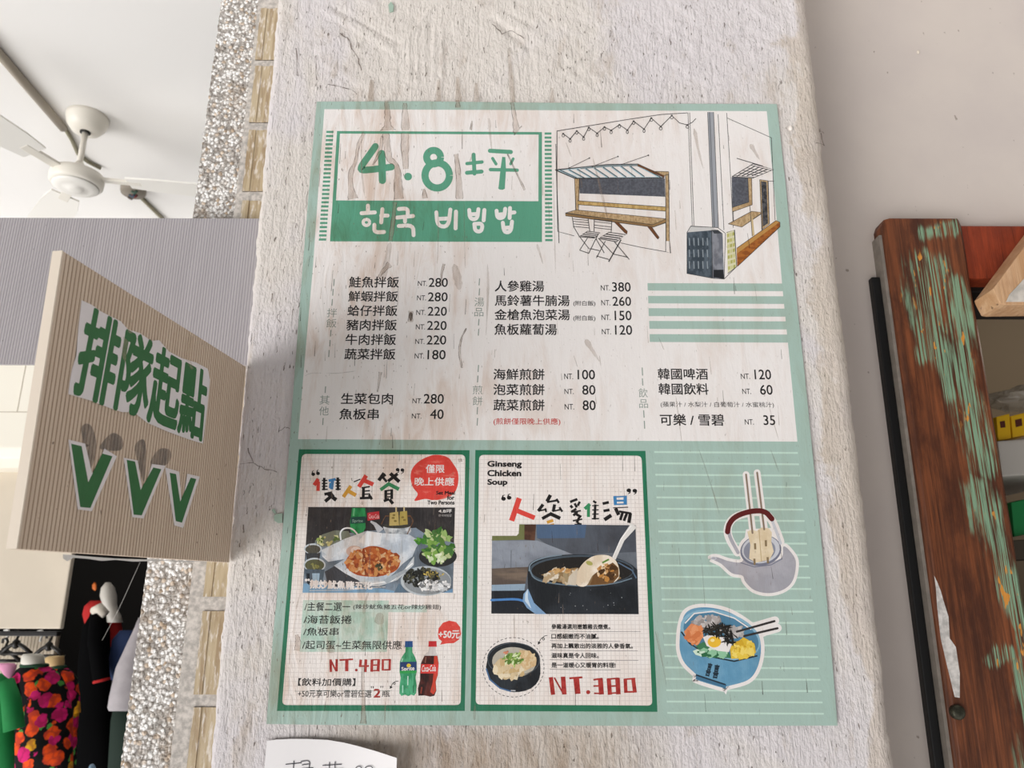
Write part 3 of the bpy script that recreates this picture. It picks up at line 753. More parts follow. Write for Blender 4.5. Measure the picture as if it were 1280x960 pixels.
    for i in range(7):
        for j in range(3):
            x = 294 + 14 * j + i * .8; y = 694 + i * 29 - j * 4; A.poly([(x, y), (x + 11, y - 3), (x + 11, y + 14), (x, y + 18)], ink(('#b9b668', '#c9c78f', '#a8a85c')[(i * 2 + j) % 3]))
    S([(291, 686), (333, 672), (345, 868), (297, 905)])
    A.poly([(345, 790), (570, 626), (576, 632), (576, 655), (348, 868)], ink_noise('plank_drawn', '#8a4e22', '#a8672f', (90, 50, 200))); A.poly([(345, 770), (555, 622), (574, 630), (345, 800)], ink('#b88a4c')); S([(345, 770), (555, 622), (576, 632), (576, 655), (348, 868)])
    A.poly([(318, 390), (407, 395), (410, 525), (322, 552)], BB)
    A.poly([(405, 395), (425, 398), (428, 538), (322, 576), (322, 552), (410, 524)], WD); S([(405, 395), (410, 524), (322, 552)]); S([(425, 398), (428, 538), (322, 576)])
    A.poly([(320, 388), (432, 320), (542, 350), (430, 396)], WHITE)
    for i in range(5): a = i / 5 + .1; A.ribbon([(320 + 112 * a, 388 - 68 * a), (430 + 112 * a, 396 - 46 * a)], 3, LINE)
    for i in range(4): A.ribbon([(345 + 27 * i, 386 - 1 * i), (445 + 22 * i, 330 + 6 * i)], 5, LINE)
    S([(320, 388), (432, 320), (542, 350), (430, 396), (320, 388)], 4); S([(345, 290), (485, 332)], 4)
    A.poly([(300, 640), (425, 573), (484, 580), (372, 657)], WD); S([(300, 640), (425, 573), (484, 580), (372, 657), (300, 640)]); A.poly([(420, 620), (432, 614), (440, 700), (430, 706)], ink('#c9b48c')); S([(415, 540), (428, 705)]); S([(480, 585), (480, 675)]); S([(327, 570), (328, 625)])
    A.poly([(468, 404), (512, 410), (520, 640), (480, 670)], WD); A.poly([(475, 412), (504, 417), (512, 638), (484, 655)], ink_noise('door_drawn', '#2c2c2f', '#56565a', (200, 50, 200))); S([(468, 404), (512, 410), (520, 640), (480, 670), (468, 404)]); S([(515, 412), (545, 412)])
    # fairy lights
    A.fr = C5
    S([(72, 745), (62, 480), (62, 207), (400, 152), (560, 128), (688, 120)])
    ch = [(92, 220), (125, 245), (157, 207), (190, 236), (215, 190), (255, 218), (290, 188), (322, 204), (362, 177), (400, 203), (430, 160), (480, 198), (515, 145), (560, 186), (613, 133), (650, 168), (688, 178), (712, 165), (729, 147)]
    A.stroke(ch, 3.2, LINE, False)
    for i, (x, y) in enumerate(ch[:15] + [ch[16]]):
        A.ell(x, y, 5, 4, LINE, 0, 10); A.ring(x, y + 9, 7 if i > 11 else 5.5, 7, 2.6, LINE, 14)
    tag(A.build('stall_drawing', poster), 'pen drawing of a corner stall with counter, chairs and fairy lights')
part_stall()
def rrect(pts, r, n=5):
    """rounded corners of a quad given in order"""
    out = []; k = len(pts)
    for i in range(k):
        p = Vector((*pts[i], 0)); a = Vector((*pts[i - 1], 0)); b = Vector((*pts[(i + 1) % k], 0))
        u = (a - p).normalized() * r; v = (b - p).normalized() * r
        for j in range(n + 1):
            t = j / n; q = p + u * (1 - t) ** 2 + v * t ** 2; out.append((q.x, q.y))
    return out
P_SET = ((330, 550, 1280 / 270)); P_SET2 = (330, 730, 1280 / 270)
P_SOUP = (580, 550, 1143 / 250); P_SOUP2 = (580, 740, 5.12)
def blocks(A, d, w, mt):
    for q in d: A.ribbon(q[0], (q[1] if len(q) > 1 else w) * 1.14, q[2] if len(q) > 2 else mt)
def part_set_meal():
    A = Art(FULL, PL)
    A.poly([(373.7, 561.6), (587, 562.7), (581, 888.7), (346.2, 888.7)], DKG)
    A.poly(rrect([(377.5, 567.5), (581.7, 568.3), (575.8, 881.3), (352.6, 881.3)], 6), GRID)
    root = A.build('set_meal_panel', poster)
    # headline in cut-paper strokes
    A = Art(P_SET, PL); R_, B_, O_, G_ = ink('#d8483f'), ink('#3c7fb4'), ink('#d09a3c'), ink('#3a8a5c')
    blocks(A, [([(322, 230), (297, 268)], 19, R_), ([(322, 245), (320, 302)], 18, R_),
        ([(357, 224), (355, 298)], 13), ([(343, 240), (376, 240)], 7), ([(343, 258), (376, 257)], 7), ([(343, 275), (376, 274)], 7), ([(343, 293), (378, 292)], 7),
        ([(383, 242), (425, 232)], 14, B_), ([(406, 240), (400, 292)], 17, B_), ([(393, 255), (390, 285)], 10, B_),
        ([(437, 222), (439, 298)], 14), ([(424, 238), (453, 237)], 7), ([(424, 256), (453, 255)], 7), ([(424, 273), (455, 272)], 7), ([(424, 292), (456, 291)], 7),
        ([(358, 322), (404, 312)], 15), ([(380, 318), (428, 356)], 20), ([(412, 322), (362, 364)], 18),
        ([(515, 272), (470, 338)], 19, O_), ([(496, 300), (545, 328)], 20, O_),
        ([(606, 210), (562, 278)], 22, R_), ([(590, 238), (648, 264)], 22, R_), ([(532, 248), (572, 232)], 6),
        ([(590, 278), (588, 342)], 15), ([(578, 284), (628, 276)], 8), ([(585, 304), (628, 300)], 7), ([(585, 322), (630, 320)], 7), ([(568, 345), (642, 342)], 13), ([(622, 325), (640, 352)], 14),
        ([(712, 196), (680, 240)], 18), ([(675, 236), (722, 206)], 11), ([(705, 222), (728, 248)], 13), ([(748, 198), (802, 248)], 19), ([(792, 200), (735, 244)], 16),
        ([(745, 256), (690, 296)], 18, G_), ([(738, 260), (800, 292)], 19, G_),
        ([(722, 298), (722, 362)], 15), ([(757, 292), (757, 350)], 14), ([(716, 302), (762, 296)], 8), ([(722, 320), (758, 318)], 7), ([(722, 338), (758, 336)], 7), ([(710, 362), (742, 350)], 14), ([(744, 352), (764, 378)], 16)], 10, BLK)
    for x, y in ((292, 203), (320, 198)): A.ell(x, y, 11, 10, BLK); A.ribbon([(x - 8, y), (x - 4, y - 18), (x + 3, y - 22)], [8, 5, 3], BLK)
    for x, y in ((792, 176), (820, 178)): A.ell(x, y, 11, 10, BLK); A.ribbon([(x + 8, y), (x + 4, y + 16), (x - 4, y + 20)], [8, 5, 3], BLK)
    A.build('headline', root)
    A = Art((500, 560, 12), PL)
    bub = ink_noise('crayon_red', '#d8453c', '#e2796c', (90, 90, 220), .5, .75, 5, (0, .6, 0))
    A.blob([(160, 400), (185, 310), (260, 220), (370, 150), (500, 105), (620, 108), (730, 150), (800, 240), (860, 340), (878, 450), (860, 580), (810, 680), (720, 740), (600, 775), (480, 780), (370, 765), (218, 792), (265, 690), (200, 600), (165, 500)], bub)
    A.text('僅限', 390, 250, 665, 372, WHITE, .02); A.text('晚上供應', 225, 440, 810, 565, WHITE, .02)
    A.text('Set Meal', 545, 645, 820, 700, BLK, .04); A.text('for', 708, 712, 815, 775, BLK, .04); A.text('Two Persons', 415, 788, 815, 848, BLK, .04)
    A.build('speech_bubble', root)
    # photograph of the dishes
    A = Art(P_SET, PL); pal = lambda *h: [ink(x) for x in h]
    A.poly([(262, 397), (1132, 400), (1118, 905), (228, 905)], ink_noise('ph_dark', '#2f2c2d', '#3c3838', (40, 40, 40)))
    A.poly([(252, 630), (420, 560), (600, 540), (900, 520), (960, 560), (1128, 610), (1118, 905), (228, 905)], ink_noise('ph_table', '#7f8d9b', '#5f6973', (25, 25, 30)))
    A.poly([(235, 850), (700, 880), (820, 905), (228, 905)], ink('#7ba3c2'))
    gb = ink_noise('ph_bottle', '#1f7a45', '#2f9a5a', (90, 50, 60))
    A.poly([(522, 402), (600, 402), (606, 450), (600, 470), (602, 520), (580, 560), (545, 562), (512, 540), (510, 480), (516, 450)], gb); A.poly([(514, 458), (602, 452), (600, 492), (513, 497)], ink('#1f4b46')); A.text('Sprite', 524, 470, 585, 492, ink('#9fc7c2'), .0); A.ribbon([(535, 405), (530, 450)], 10, ink('#6cc08d'))
    A.poly([(612, 432), (682, 422), (686, 468), (614, 478)], ink('#b8323a')); A.text('Coca-Cola', 622, 440, 682, 465, ink('#e7c9c6'), .0)
    A.ribbon([(632, 482), (658, 498), (692, 540)], [10, 20, 42], ink('#b9bdc3')); A.poly([(705, 515), (740, 505), (868, 505), (872, 540), (850, 575), (790, 588), (725, 560)], ink_noise('ph_steel', '#80878d', '#d6dadd', (60, 50, 60))); A.ell(787, 508, 82, 16, ink('#3b3a35')); A.stroke([(848, 560), (885, 480), (868, 450), (720, 450), (695, 500)], 5, ink('#6b4a31'), False)
    A.ribbon([(783, 396), (783, 440)], 9, ink('#c3b088')); A.ribbon([(830, 396), (830, 440)], 9, ink('#c3b088'))
    A.poly([(745, 432), (796, 425), (800, 506), (742, 508)], ink('#b9a566')); A.poly([(805, 425), (848, 420), (852, 500), (803, 506)], ink('#a9964f'))
    for x, y in ((765, 462), (778, 480), (822, 458), (832, 474), (770, 445)): A.ell(x, y, 9, 6, ink('#7d6a35'))
    A.poly([(300, 600), (345, 560), (420, 535), (500, 540), (520, 580), (440, 620), (330, 635)], ink('#73786a')); A.chunks(385, 595, 70, 28, 22, 12, pal('#cfcf9a', '#8ea055', '#55672f', '#b7b27a'), None, 1.4, 3); A.stroke([(455, 590), (450, 545), (478, 520), (525, 524), (555, 560)], 9, ink('#e1e4e6'))
    A.ell(290, 645, 52, 32, ink('#c2c8cc')); A.ell(290, 648, 45, 26, ink('#4d4a3f')); A.poly([(248, 670), (335, 670), (325, 725), (255, 725)], ink('#35373a'))
    A.ell(300, 740, 65, 42, ink('#bfc6ca')); A.ell(300, 742, 57, 35, ink('#55553a')); A.chunks(310, 748, 35, 18, 12, 9, pal('#7f7d45', '#8f8b58', '#3d4227'), None, 1.3, 4); A.poly([(240, 765), (360, 768), (345, 850), (255, 850)], ink('#4c5964')); A.poly([(285, 790), (330, 790), (325, 860), (290, 860)], ink('#9fb9cc')); A.poly([(252, 790), (272, 790), (270, 860), (256, 850)], ink('#20252b'))
    A.poly([(360, 780), (420, 745), (560, 830), (560, 860), (430, 870), (375, 845)], ink('#3f4045'))
    A.poly([(338, 652), (480, 585), (612, 538), (700, 552), (860, 560), (925, 600), (900, 640), (880, 690), (820, 735), (770, 790), (720, 835), (640, 845), (560, 832), (480, 790), (415, 745), (480, 705), (380, 722), (345, 690)], ink_noise('ph_paper', '#b3bcc6', '#d8dde2', (30, 30, 40)))
    A.poly([(612, 540), (700, 552), (690, 620), (620, 630), (560, 600)], ink('#e2e5e8')); A.poly([(340, 655), (480, 587), (500, 620), (395, 700)], ink('#cbd2d8'))
    A.poly([(560, 832), (720, 835), (830, 770), (890, 690), (888, 740), (790, 830), (680, 868), (590, 860)], ink('#c4c9cc')); A.ribbon([(600, 858), (760, 835), (880, 730)], 8, ink('#eceded'))
    A.ell(535, 660, 48, 34, ink('#c9b2a8')); A.ell(545, 655, 30, 22, ink('#e0d2cb'))
    fd = pal('#b5622f', '#a65426', '#cf9058', '#96451f', '#c27d45', '#d9b48a', '#7e3a1c', '#c98f52')
    A.blob([(485, 745), (500, 690), (570, 650), (640, 628), (720, 645), (790, 690), (806, 730), (780, 775), (700, 805), (620, 810), (540, 795)], ink('#a84f22'))
    A.chunks(645, 722, 155, 80, 230, 17, fd, None, 1.5, 5); A.chunks(680, 750, 30, 18, 14, 8, pal('#3c3a26', '#55502c'), None, 1.4, 6)
    A.ell(1030, 690, 112, 62, ink('#2b2c2c'))
    A.chunks(1030, 630, 88, 98, 120, 19, pal('#547f38', '#7aa34c', '#3a6a2c', '#98b86e', '#47763a', '#b9c893'), None, 1.6, 7); A.chunks(940, 600, 45, 14, 12, 12, pal('#3f7a2c', '#5f9a3a'), 0, 1.8, 8)
    A.chunks(1020, 700, 60, 22, 14, 13, pal('#c9d9ae', '#dfe6c9'), None, 1.8, 9)
    A.ell(960, 835, 150, 88, ink('#b9c1c6')); A.ell(968, 838, 140, 78, ink('#8d9397')); A.chunks(935, 815, 105, 55, 150, 11, pal('#232420', '#33342c', '#1a1b19', '#55533c'), None, 1.5, 10); A.chunks(1010, 862, 95, 32, 110, 10, pal('#d9dadb', '#bfc1c3', '#efefef', '#77797b'), None, 1.4, 11); A.chunks(1010, 795, 60, 22, 20, 5, pal('#c9b25c', '#8a7a3c'), None, 2, 12)
    A.poly([(1118, 880), (1060, 905), (1118, 905)], ink('#6f93b3')); A.poly([(705, 830), (840, 765), (850, 778), (730, 850)], ink('#a3acb3')); A.poly([(770, 905), (800, 850), (850, 905)], ink('#5d7487'))
    A.text('4.8坪', 1035, 410, 1112, 432, WHITE, .02); A.text('한국비빔밥', 1035, 440, 1112, 455, ink('#b9b5b3'), .0)
    A.textq('辣炒魷魚豬五花', (275, 828), (640, 842), (642, 885), (272, 880), WHITE, .05); A.ell(250, 830, 8, 8, WHITE); A.ell(265, 829, 7, 7, WHITE)
    A.stroke([(270, 892), (480, 890), (720, 870)], 2.5, WHITE, False)
    tag(A.build('dish_photo', root), 'printed photo of stir-fry, lettuce and kettle')
    # list and price
    A = Art(P_SET2, PL)
    A.poly([(232, 95), (740, 98), (728, 402), (212, 402)], ink_noise('wash_green', '#aec9bb', '#c4d3c8', (60, 60, 60)))
    A.poly([(500, 125), (965, 128), (965, 168), (497, 165)], ink('#c3d4cb'))
    A.text('/主餐二選一', 243, 108, 510, 160, BLK, .012); A.text('(辣炒魷魚豬五花or辣炒雞翅)', 530, 120, 1048, 155, BLK, .01)
    A.text('/海苔飯捲', 238, 185, 518, 236, BLK, .012); A.text('/魚板串', 236, 258, 440, 306, BLK, .012); A.text('/起司蛋~生菜無限供應', 230, 334, 815, 388, BLK, .012)
    A.build('meal_list', root)
    A = Art(P_SET2, PL); R2 = ink_noise('crayon_price', '#9a2824', '#b23c36', (200, 80, 200))
    blocks(A, [([(395, 447), (396, 521)], 13), ([(395, 450), (428, 517)], 9), ([(431, 446), (430, 518)], 13), ([(447, 451), (528, 446)], 9), ([(491, 448), (490, 517)], 18), ([(574, 448), (570, 486)], 14), ([(562, 487), (622, 486)], 10), ([(604, 447), (600, 522)], 15), ([(640, 448), (638, 520)], 15), ([(680, 446), (676, 518)], 15), ([(638, 450), (682, 448)], 7), ([(638, 481), (680, 480)], 7), ([(637, 514), (678, 512)], 7), ([(704, 446), (704, 512)], 12), ([(746, 446), (744, 512)], 13), ([(700, 450), (750, 448)], 8), ([(700, 509), (748, 508)], 8)], 10, R2); A.ell(547, 510, 8, 8, R2)
    A.build('price', root)
    A = Art(P_SET2, PL)
    A.text('【飲料加價購】', 205, 558, 540, 604, BLK, .02); A.text('+50元享可樂or雪碧任選', 203, 626, 636, 672, BLK, .012); A.text('2', 652, 622, 688, 672, R2, .03); A.text('瓶', 700, 632, 745, 668, BLK, .012); A.text('"', 634, 606, 650, 618, BLK); A.text('"', 690, 604, 706, 616, BLK)
    A.stroke([(180, 636), (760, 632)], 2, GREYG, False)
    A.stroke([(796, 575), (775, 578), (765, 592), (775, 597), (780, 586), (765, 582), (752, 612)], 3.5, BLK); A.poly([(745, 622), (746, 602), (764, 612)], BLK)
    A.build('drink_offer', root)
    A = Art(P_SET2, PL); gb2 = ink_noise('bt_green', '#2f8a5c', '#4fa87c', (160, 60, 60))
    A.poly([(836, 338), (881, 338), (882, 374), (834, 374)], ink('#24508c')); A.poly([(839, 374), (879, 374), (880, 405), (895, 432), (905, 462), (905, 520), (898, 555), (905, 600), (902, 645), (890, 662), (872, 656), (855, 664), (835, 656), (815, 663), (802, 648), (804, 600), (810, 555), (803, 520), (805, 462), (818, 430), (838, 402)], gb2)
    A.poly([(807, 462), (904, 460), (905, 512), (804, 514)], ink('#233a6b')); A.ell(858, 483, 13, 11, ink('#e2c63c')); A.textq('Sprite', (815, 493), (892, 486), (890, 518), (817, 520), WHITE, .03); A.poly([(804, 514), (905, 512), (903, 528), (806, 530)], ink('#2f9a4c'))
    A.ribbon([(822, 440), (815, 462)], 8, ink('#9fd3bb')); A.ribbon([(853, 545), (852, 600)], 5, ink('#cfe8dc')); A.ribbon([(822, 600), (822, 645)], 7, ink('#9fd3bb')); A.ribbon([(885, 600), (886, 645)], 6, ink('#1d6a44'))
    tag(A.build('green_bottle_print', root), 'printed green lemonade bottle')
    A = Art(P_SET2, PL)
    A.poly([(976, 338), (1022, 338), (1024, 372), (974, 372)], ink('#c22f33')); A.poly([(980, 372), (1018, 372), (1018, 398), (1030, 425), (945, 425), (975, 398)], ink('#cfc9c6'))
    A.poly([(950, 425), (1028, 425), (1035, 470), (1030, 540), (1018, 580), (1022, 630), (1010, 662), (985, 668), (950, 660), (915, 662), (912, 620), (925, 570), (925, 520), (930, 470)], ink_noise('bt_cola', '#2e1512', '#56231c', (120, 60, 60))); A.poly([(1008, 428), (1026, 425), (1034, 470), (1030, 540), (1016, 580), (1020, 630), (1005, 655), (985, 640), (1000, 580), (1005, 520)], ink('#c8412f'))
    A.poly([(932, 474), (1034, 476), (1030, 531), (927, 530)], ink('#d43d38')); A.textq('Coca-Cola', (938, 482), (1020, 480), (1018, 516), (934, 520), WHITE, .02)
    A.ribbon([(960, 432), (955, 468)], 7, ink('#8a5a4c')); A.ribbon([(935, 610), (930, 650)], 8, ink('#8a3a2c'))
    tag(A.build('cola_bottle_print', root), 'printed dark cola bottle with red label')
    A = Art(P_SET2, PL); b = ink_noise('crayon_red', '', '')
    A.poly([(1030, 300), (1035, 262), (1060, 230), (1098, 217), (1138, 225), (1162, 255), (1168, 295), (1155, 330), (1125, 350), (1085, 352), (1042, 360), (1055, 340), (1036, 325)], b); A.text('+50元', 1036, 275, 1158, 322, WHITE, .03)
    A.build('price_bubble', root)
part_set_meal()
def part_soup():
    A = Art(FULL, PL)
    A.poly([(594.2, 562.5), (806.8, 563.6), (821.8, 889.8), (588.2, 888.8)], DKG)
    A.poly(rrect([(599, 568.6), (802, 569.7), (815.4, 882), (594.6, 880.6)], 6), GRID)
    root = A.build('soup_panel', poster)
    A = Art(P_SOUP, PL)
    for i, (t, x1) in enumerate((('Ginseng', 328), ('Chicken', 325), ('Soup', 246))): A.text(t, 136, 120 + 52 * i, x1, (162 if i in (0,) else 155 if i == 1 else 165) + 52 * i - (4 if i == 2 else 0), BLK, .045)
    R_, B_, O_, G_ = ink('#d8483f'), ink('#3c7fb4'), ink('#d09a3c'), ink('#3a8a5c')
    blocks(A, [([(316, 332), (272, 462)], 27, R_), ([(293, 400), (404, 445)], 24, R_),
        ([(494, 314), (474, 352)], 18), ([(474, 355), (535, 345)], 10), ([(528, 336), (542, 360)], 11), ([(452, 368), (424, 406)], 16), ([(424, 406), (472, 396)], 8), ([(464, 390), (470, 412)], 9), ([(518, 368), (510, 408)], 16), ([(505, 408), (560, 396)], 8), ([(545, 384), (562, 410)], 11), ([(500, 420), (446, 450)], 16), ([(490, 420), (550, 448)], 18),
        ([(474, 471), (510, 459)], 15, O_), ([(477, 493), (516, 483)], 14, O_), ([(481, 520), (522, 514)], 15, O_),
        ([(606, 354), (648, 338)], 13), ([(608, 374), (620, 388)], 13), ([(632, 362), (645, 386)], 12), ([(662, 352), (650, 376)], 12), ([(642, 393), (612, 412)], 12), ([(622, 412), (668, 404)], 8), ([(648, 410), (625, 432)], 13), ([(642, 425), (670, 440)], 13), ([(622, 462), (676, 452)], 8), ([(658, 442), (645, 474)], 12), ([(632, 485), (672, 480)], 10), ([(640, 465), (670, 486)], 9),
        ([(720, 366), (690, 394)], 17, G_), ([(712, 380), (711, 440)], 16, G_),
        ([(738, 348), (756, 360)], 11), ([(750, 368), (747, 455)], 13), ([(732, 376), (770, 374)], 6), ([(732, 400), (770, 399)], 6), ([(732, 424), (770, 423)], 6), ([(730, 450), (772, 449)], 7),
        ([(792, 364), (828, 356)], 14), ([(797, 406), (832, 399)], 14), ([(802, 456), (842, 430)], 19),
        ([(862, 320), (866, 372)], 16, B_), ([(921, 318), (922, 370)], 17, B_), ([(862, 348), (925, 346)], 9, B_), ([(855, 326), (930, 322)], 7, B_), ([(858, 368), (928, 366)], 7, B_),
        ([(852, 388), (938, 384)], 5), ([(866, 390), (884, 428)], 18), ([(886, 408), (955, 420)], 11), ([(906, 415), (893, 458)], 14), ([(930, 420), (914, 462)], 14), ([(951, 418), (942, 474)], 17)], 10, BLK)
    for x, y in ((226, 336), (258, 330)): A.ell(x, y, 13, 11, BLK); A.ribbon([(x - 9, y), (x - 3, y - 19), (x + 8, y - 22)], [9, 6, 3], BLK)
    for x, y in ((942, 288), (976, 290)): A.ell(x, y, 13, 11, BLK); A.ribbon([(x + 9, y), (x + 5, y + 15), (x - 6, y + 21)], [9, 6, 3], BLK)
    A.build('headline', root)
    A = Art(P_SOUP, PL); pal = lambda *h: [ink(x) for x in h]
    bot = (740 - 550) * 4.572
    A.poly([(316, 482), (980, 487), (998, 996), (156, 992), (160, 548), (300, 548), (312, 535)], ink_noise('ps_bg', '#5b6068', '#6f757d', (14, 14, 14)))
    A.poly([(420, 482), (980, 487), (984, 640), (760, 650), (560, 660), (420, 560)], ink_noise('ps_dark', '#45484f', '#555a63', (14, 14, 14))); A.poly([(413, 482), (700, 484), (690, 560), (418, 562)], ink('#4f6480'))
    A.poly([(160, 575), (420, 575), (640, 660), (420, 690), (370, 740), (158, 735)], ink_noise('ps_grey', '#8f959f', '#767b85', (12, 12, 20)))
    A.poly([(160, 548), (300, 548), (312, 535), (316, 482), (345, 482), (350, 570), (160, 575)], ink('#6f7348')); A.poly([(345, 482), (412, 482), (405, 575), (345, 570)], ink_noise('ps_brown', '#4a3228', '#6b4a3a', (40, 40, 40)))
    A.poly([(158, 735), (370, 725), (345, 850), (158, 855)], ink_noise('ps_steel', '#5a4f48', '#7a6a5c', (10, 10, 60))); A.poly([(158, 828), (350, 822), (345, 862), (157, 862)], ink('#8fa3b5')); A.poly([(157, 862), (360, 860), (420, 992), (156, 992)], ink('#22252b'))
    A.stroke([(157, 915), (300, 908), (340, 920)], 13, ink('#4f83c0')); A.ribbon([(270, 630), (268, 730)], 5, ink('#6b7079'))
    A.poly([(365, 850), (340, 880), (335, 920), (360, 960), (410, 995), (480, 995), (420, 940), (385, 880)], ink('#7ea0c4')); A.poly([(365, 850), (350, 880), (348, 920), (372, 950), (385, 965), (365, 905)], ink('#c9d9e6'))
    A.poly(A.curve([(366, 850), (362, 740), (375, 700), (440, 670), (560, 655), (700, 652), (860, 668), (950, 705), (990, 740)]) + [(998, 995), (470, 995), (400, 930)], ink_noise('ps_pot', '#1e2125', '#2c3036', (20, 20, 20)))
    A.ell(672, 745, 300, 88, ink('#47525c')); A.ell(675, 748, 290, 80, ink('#24211f')); A.stroke(A.curve([(376, 740), (400, 800), (540, 826), (700, 836), (860, 822), (960, 790)]), 7, ink('#6d7f8d'), False); A.stroke(A.curve([(372, 750), (376, 705), (450, 672), (560, 656)]), 7, ink('#7c8c98'), False)
    A.poly([(440, 770), (520, 745), (640, 730), (850, 750), (900, 790), (820, 825), (680, 832), (540, 812)], ink('#8a6f4d')); A.chunks(560, 775, 105, 38, 70, 15, pal('#cbbba2', '#b39a78', '#8c7350', '#ddd0bd', '#a3906f'), None, 1.7, 21); A.chunks(560, 745, 90, 12, 18, 10, pal('#b98a55', '#caa26b'), 0, 2, 22)
    A.blob([(632, 790), (655, 740), (690, 695), (745, 662), (815, 658), (858, 680), (882, 720), (886, 780), (850, 815), (780, 800), (740, 770), (700, 832), (650, 832)], ink_noise('ps_chicken', '#dccbb2', '#efe3d2', (40, 40, 40)))
    A.poly([(740, 770), (780, 740), (850, 700), (882, 730), (884, 780), (850, 818), (720, 828)], ink('#6f4f2e')); A.chunks(815, 755, 50, 45, 40, 14, pal('#c99a64', '#e2c6a0', '#7a5128', '#b8803f', '#4a3119'), None, 1.5, 23)
    A.ell(716, 704, 20, 12, ink('#a9a55c'), 20); A.ribbon([(790, 702), (828, 682)], 10, ink('#5f8a3a')); A.poly([(600, 780), (650, 730), (640, 832), (590, 826)], ink('#cfc4b2'))
    A.ribbon([(972, 486), (905, 570), (856, 680)], [40, 24, 22], ink('#dfdcd8')); A.ribbon([(955, 490), (894, 570), (850, 670)], 5, ink('#f5f3f0')); A.ribbon([(880, 700), (960, 745), (985, 790)], 7, ink('#5b6f86'))
    A.chunks(720, 910, 240, 70, 14, 2, pal('#c9ccd0'), None, 1.3, 25)
    tag(A.build('soup_photo', root), 'printed photo of chicken lifted from a black pot')
    A = Art(P_SOUP2, PL)
    for i, (t, x1, lx) in enumerate((('參雞湯選用嫩雛雞去燉煮。', 935, 1130), ('口感細嫩而不油膩。', 862, 1000), ('再加上飄散出的淡雅的人參香氣。', 1080, 1112), ('滋味真是令人回味。', 862, 1115), ('是一道暖心又暖胃的料理!', 970, 1002))):
        y = 205 + 61.5 * i; A.text(t, 560, y, x1, y + 34, BLK, .03); A.stroke([(550, y + 44), (800, y + 48), (lx, y + 48)], 2.2, LINE, False)
    R2 = MATS['crayon_price']
    blocks(A, [([(556, 545), (570, 658)], 24), ([(578, 548), (636, 652)], 9), ([(634, 542), (642, 656)], 26), ([(674, 552), (758, 546)], 11), ([(718, 550), (728, 652)], 32), ([(828, 562), (885, 554)], 10), ([(828, 602), (885, 600)], 9), ([(832, 648), (890, 650)], 9), ([(872, 552), (880, 656)], 28), ([(926, 554), (934, 658)], 24), ([(982, 550), (988, 655)], 26), ([(915, 558), (990, 552)], 9), ([(925, 604), (985, 600)], 9), ([(930, 648), (995, 645)], 9), ([(1032, 556), (1036, 645)], 20), ([(1082, 550), (1094, 644)], 22), ([(1022, 560), (1096, 553)], 9), ([(1030, 640), (1102, 638)], 10)], 10, R2); A.ell(795, 641, 13, 13, R2)
    A.build('price', root)
    A = Art(P_SOUP2, PL)
    A.stroke([(532, 278), (512, 282), (500, 298), (508, 310), (518, 302), (508, 290), (492, 298), (480, 325)], 4, BLK); A.poly([(472, 338), (474, 315), (492, 325)], BLK)
    for i in range(44):
        a0, a1 = 2 * math.pi * i / 44, 2 * math.pi * (i + .55) / 44; A.ribbon([(316 + 196 * math.cos(a), 482 + 190 * math.sin(a)) for a in (a0, (a0 + a1) / 2, a1)], 4, LINE)
    A.poly([(140, 480), (150, 430), (485, 430), (489, 480), (489, 525), (480, 562), (460, 592), (430, 617), (395, 632), (355, 640), (315, 641), (275, 634), (235, 619), (200, 597), (170, 567), (148, 525)], ink_noise('pb_pot', '#1b1e22', '#2b3036', (30, 30, 30))); A.stroke([(142, 490), (165, 560), (230, 615), (300, 636)], 9, ink('#4a6b94'), False)
    A.ell(318, 432, 170, 110, ink('#22262a'), 4); A.ell(320, 448, 140, 95, ink('#b8b2a4'), 4); A.ring(318, 432, 166, 106, 5, ink('#4d545b'))
    A.chunks(300, 490, 100, 55, 60, 22, pal('#d9c39c', '#e5d6b8', '#c9ac7c', '#d2bd97'), None, 1.5, 31); A.poly([(355, 370), (420, 375), (465, 430), (460, 470), (400, 500), (355, 460)], ink('#d3b58a')); A.chunks(410, 435, 45, 50, 20, 15, pal('#cfae80', '#dcc59d'), None, 1.4, 32)
    A.chunks(310, 430, 62, 38, 60, 9, pal('#7fa048', '#a9c46f', '#5b7d32', '#d9e2b8'), -45, 2.6, 33); A.chunks(275, 388, 22, 10, 9, 6, pal('#b8523c', '#d88a6b'), None, 1.3, 34); A.ribbon([(300, 630), (330, 632)], 6, ink('#c9ccd0'))
    tag(A.build('soup_bowl_print', root), 'printed round cut-out of soup bowl')
part_soup()
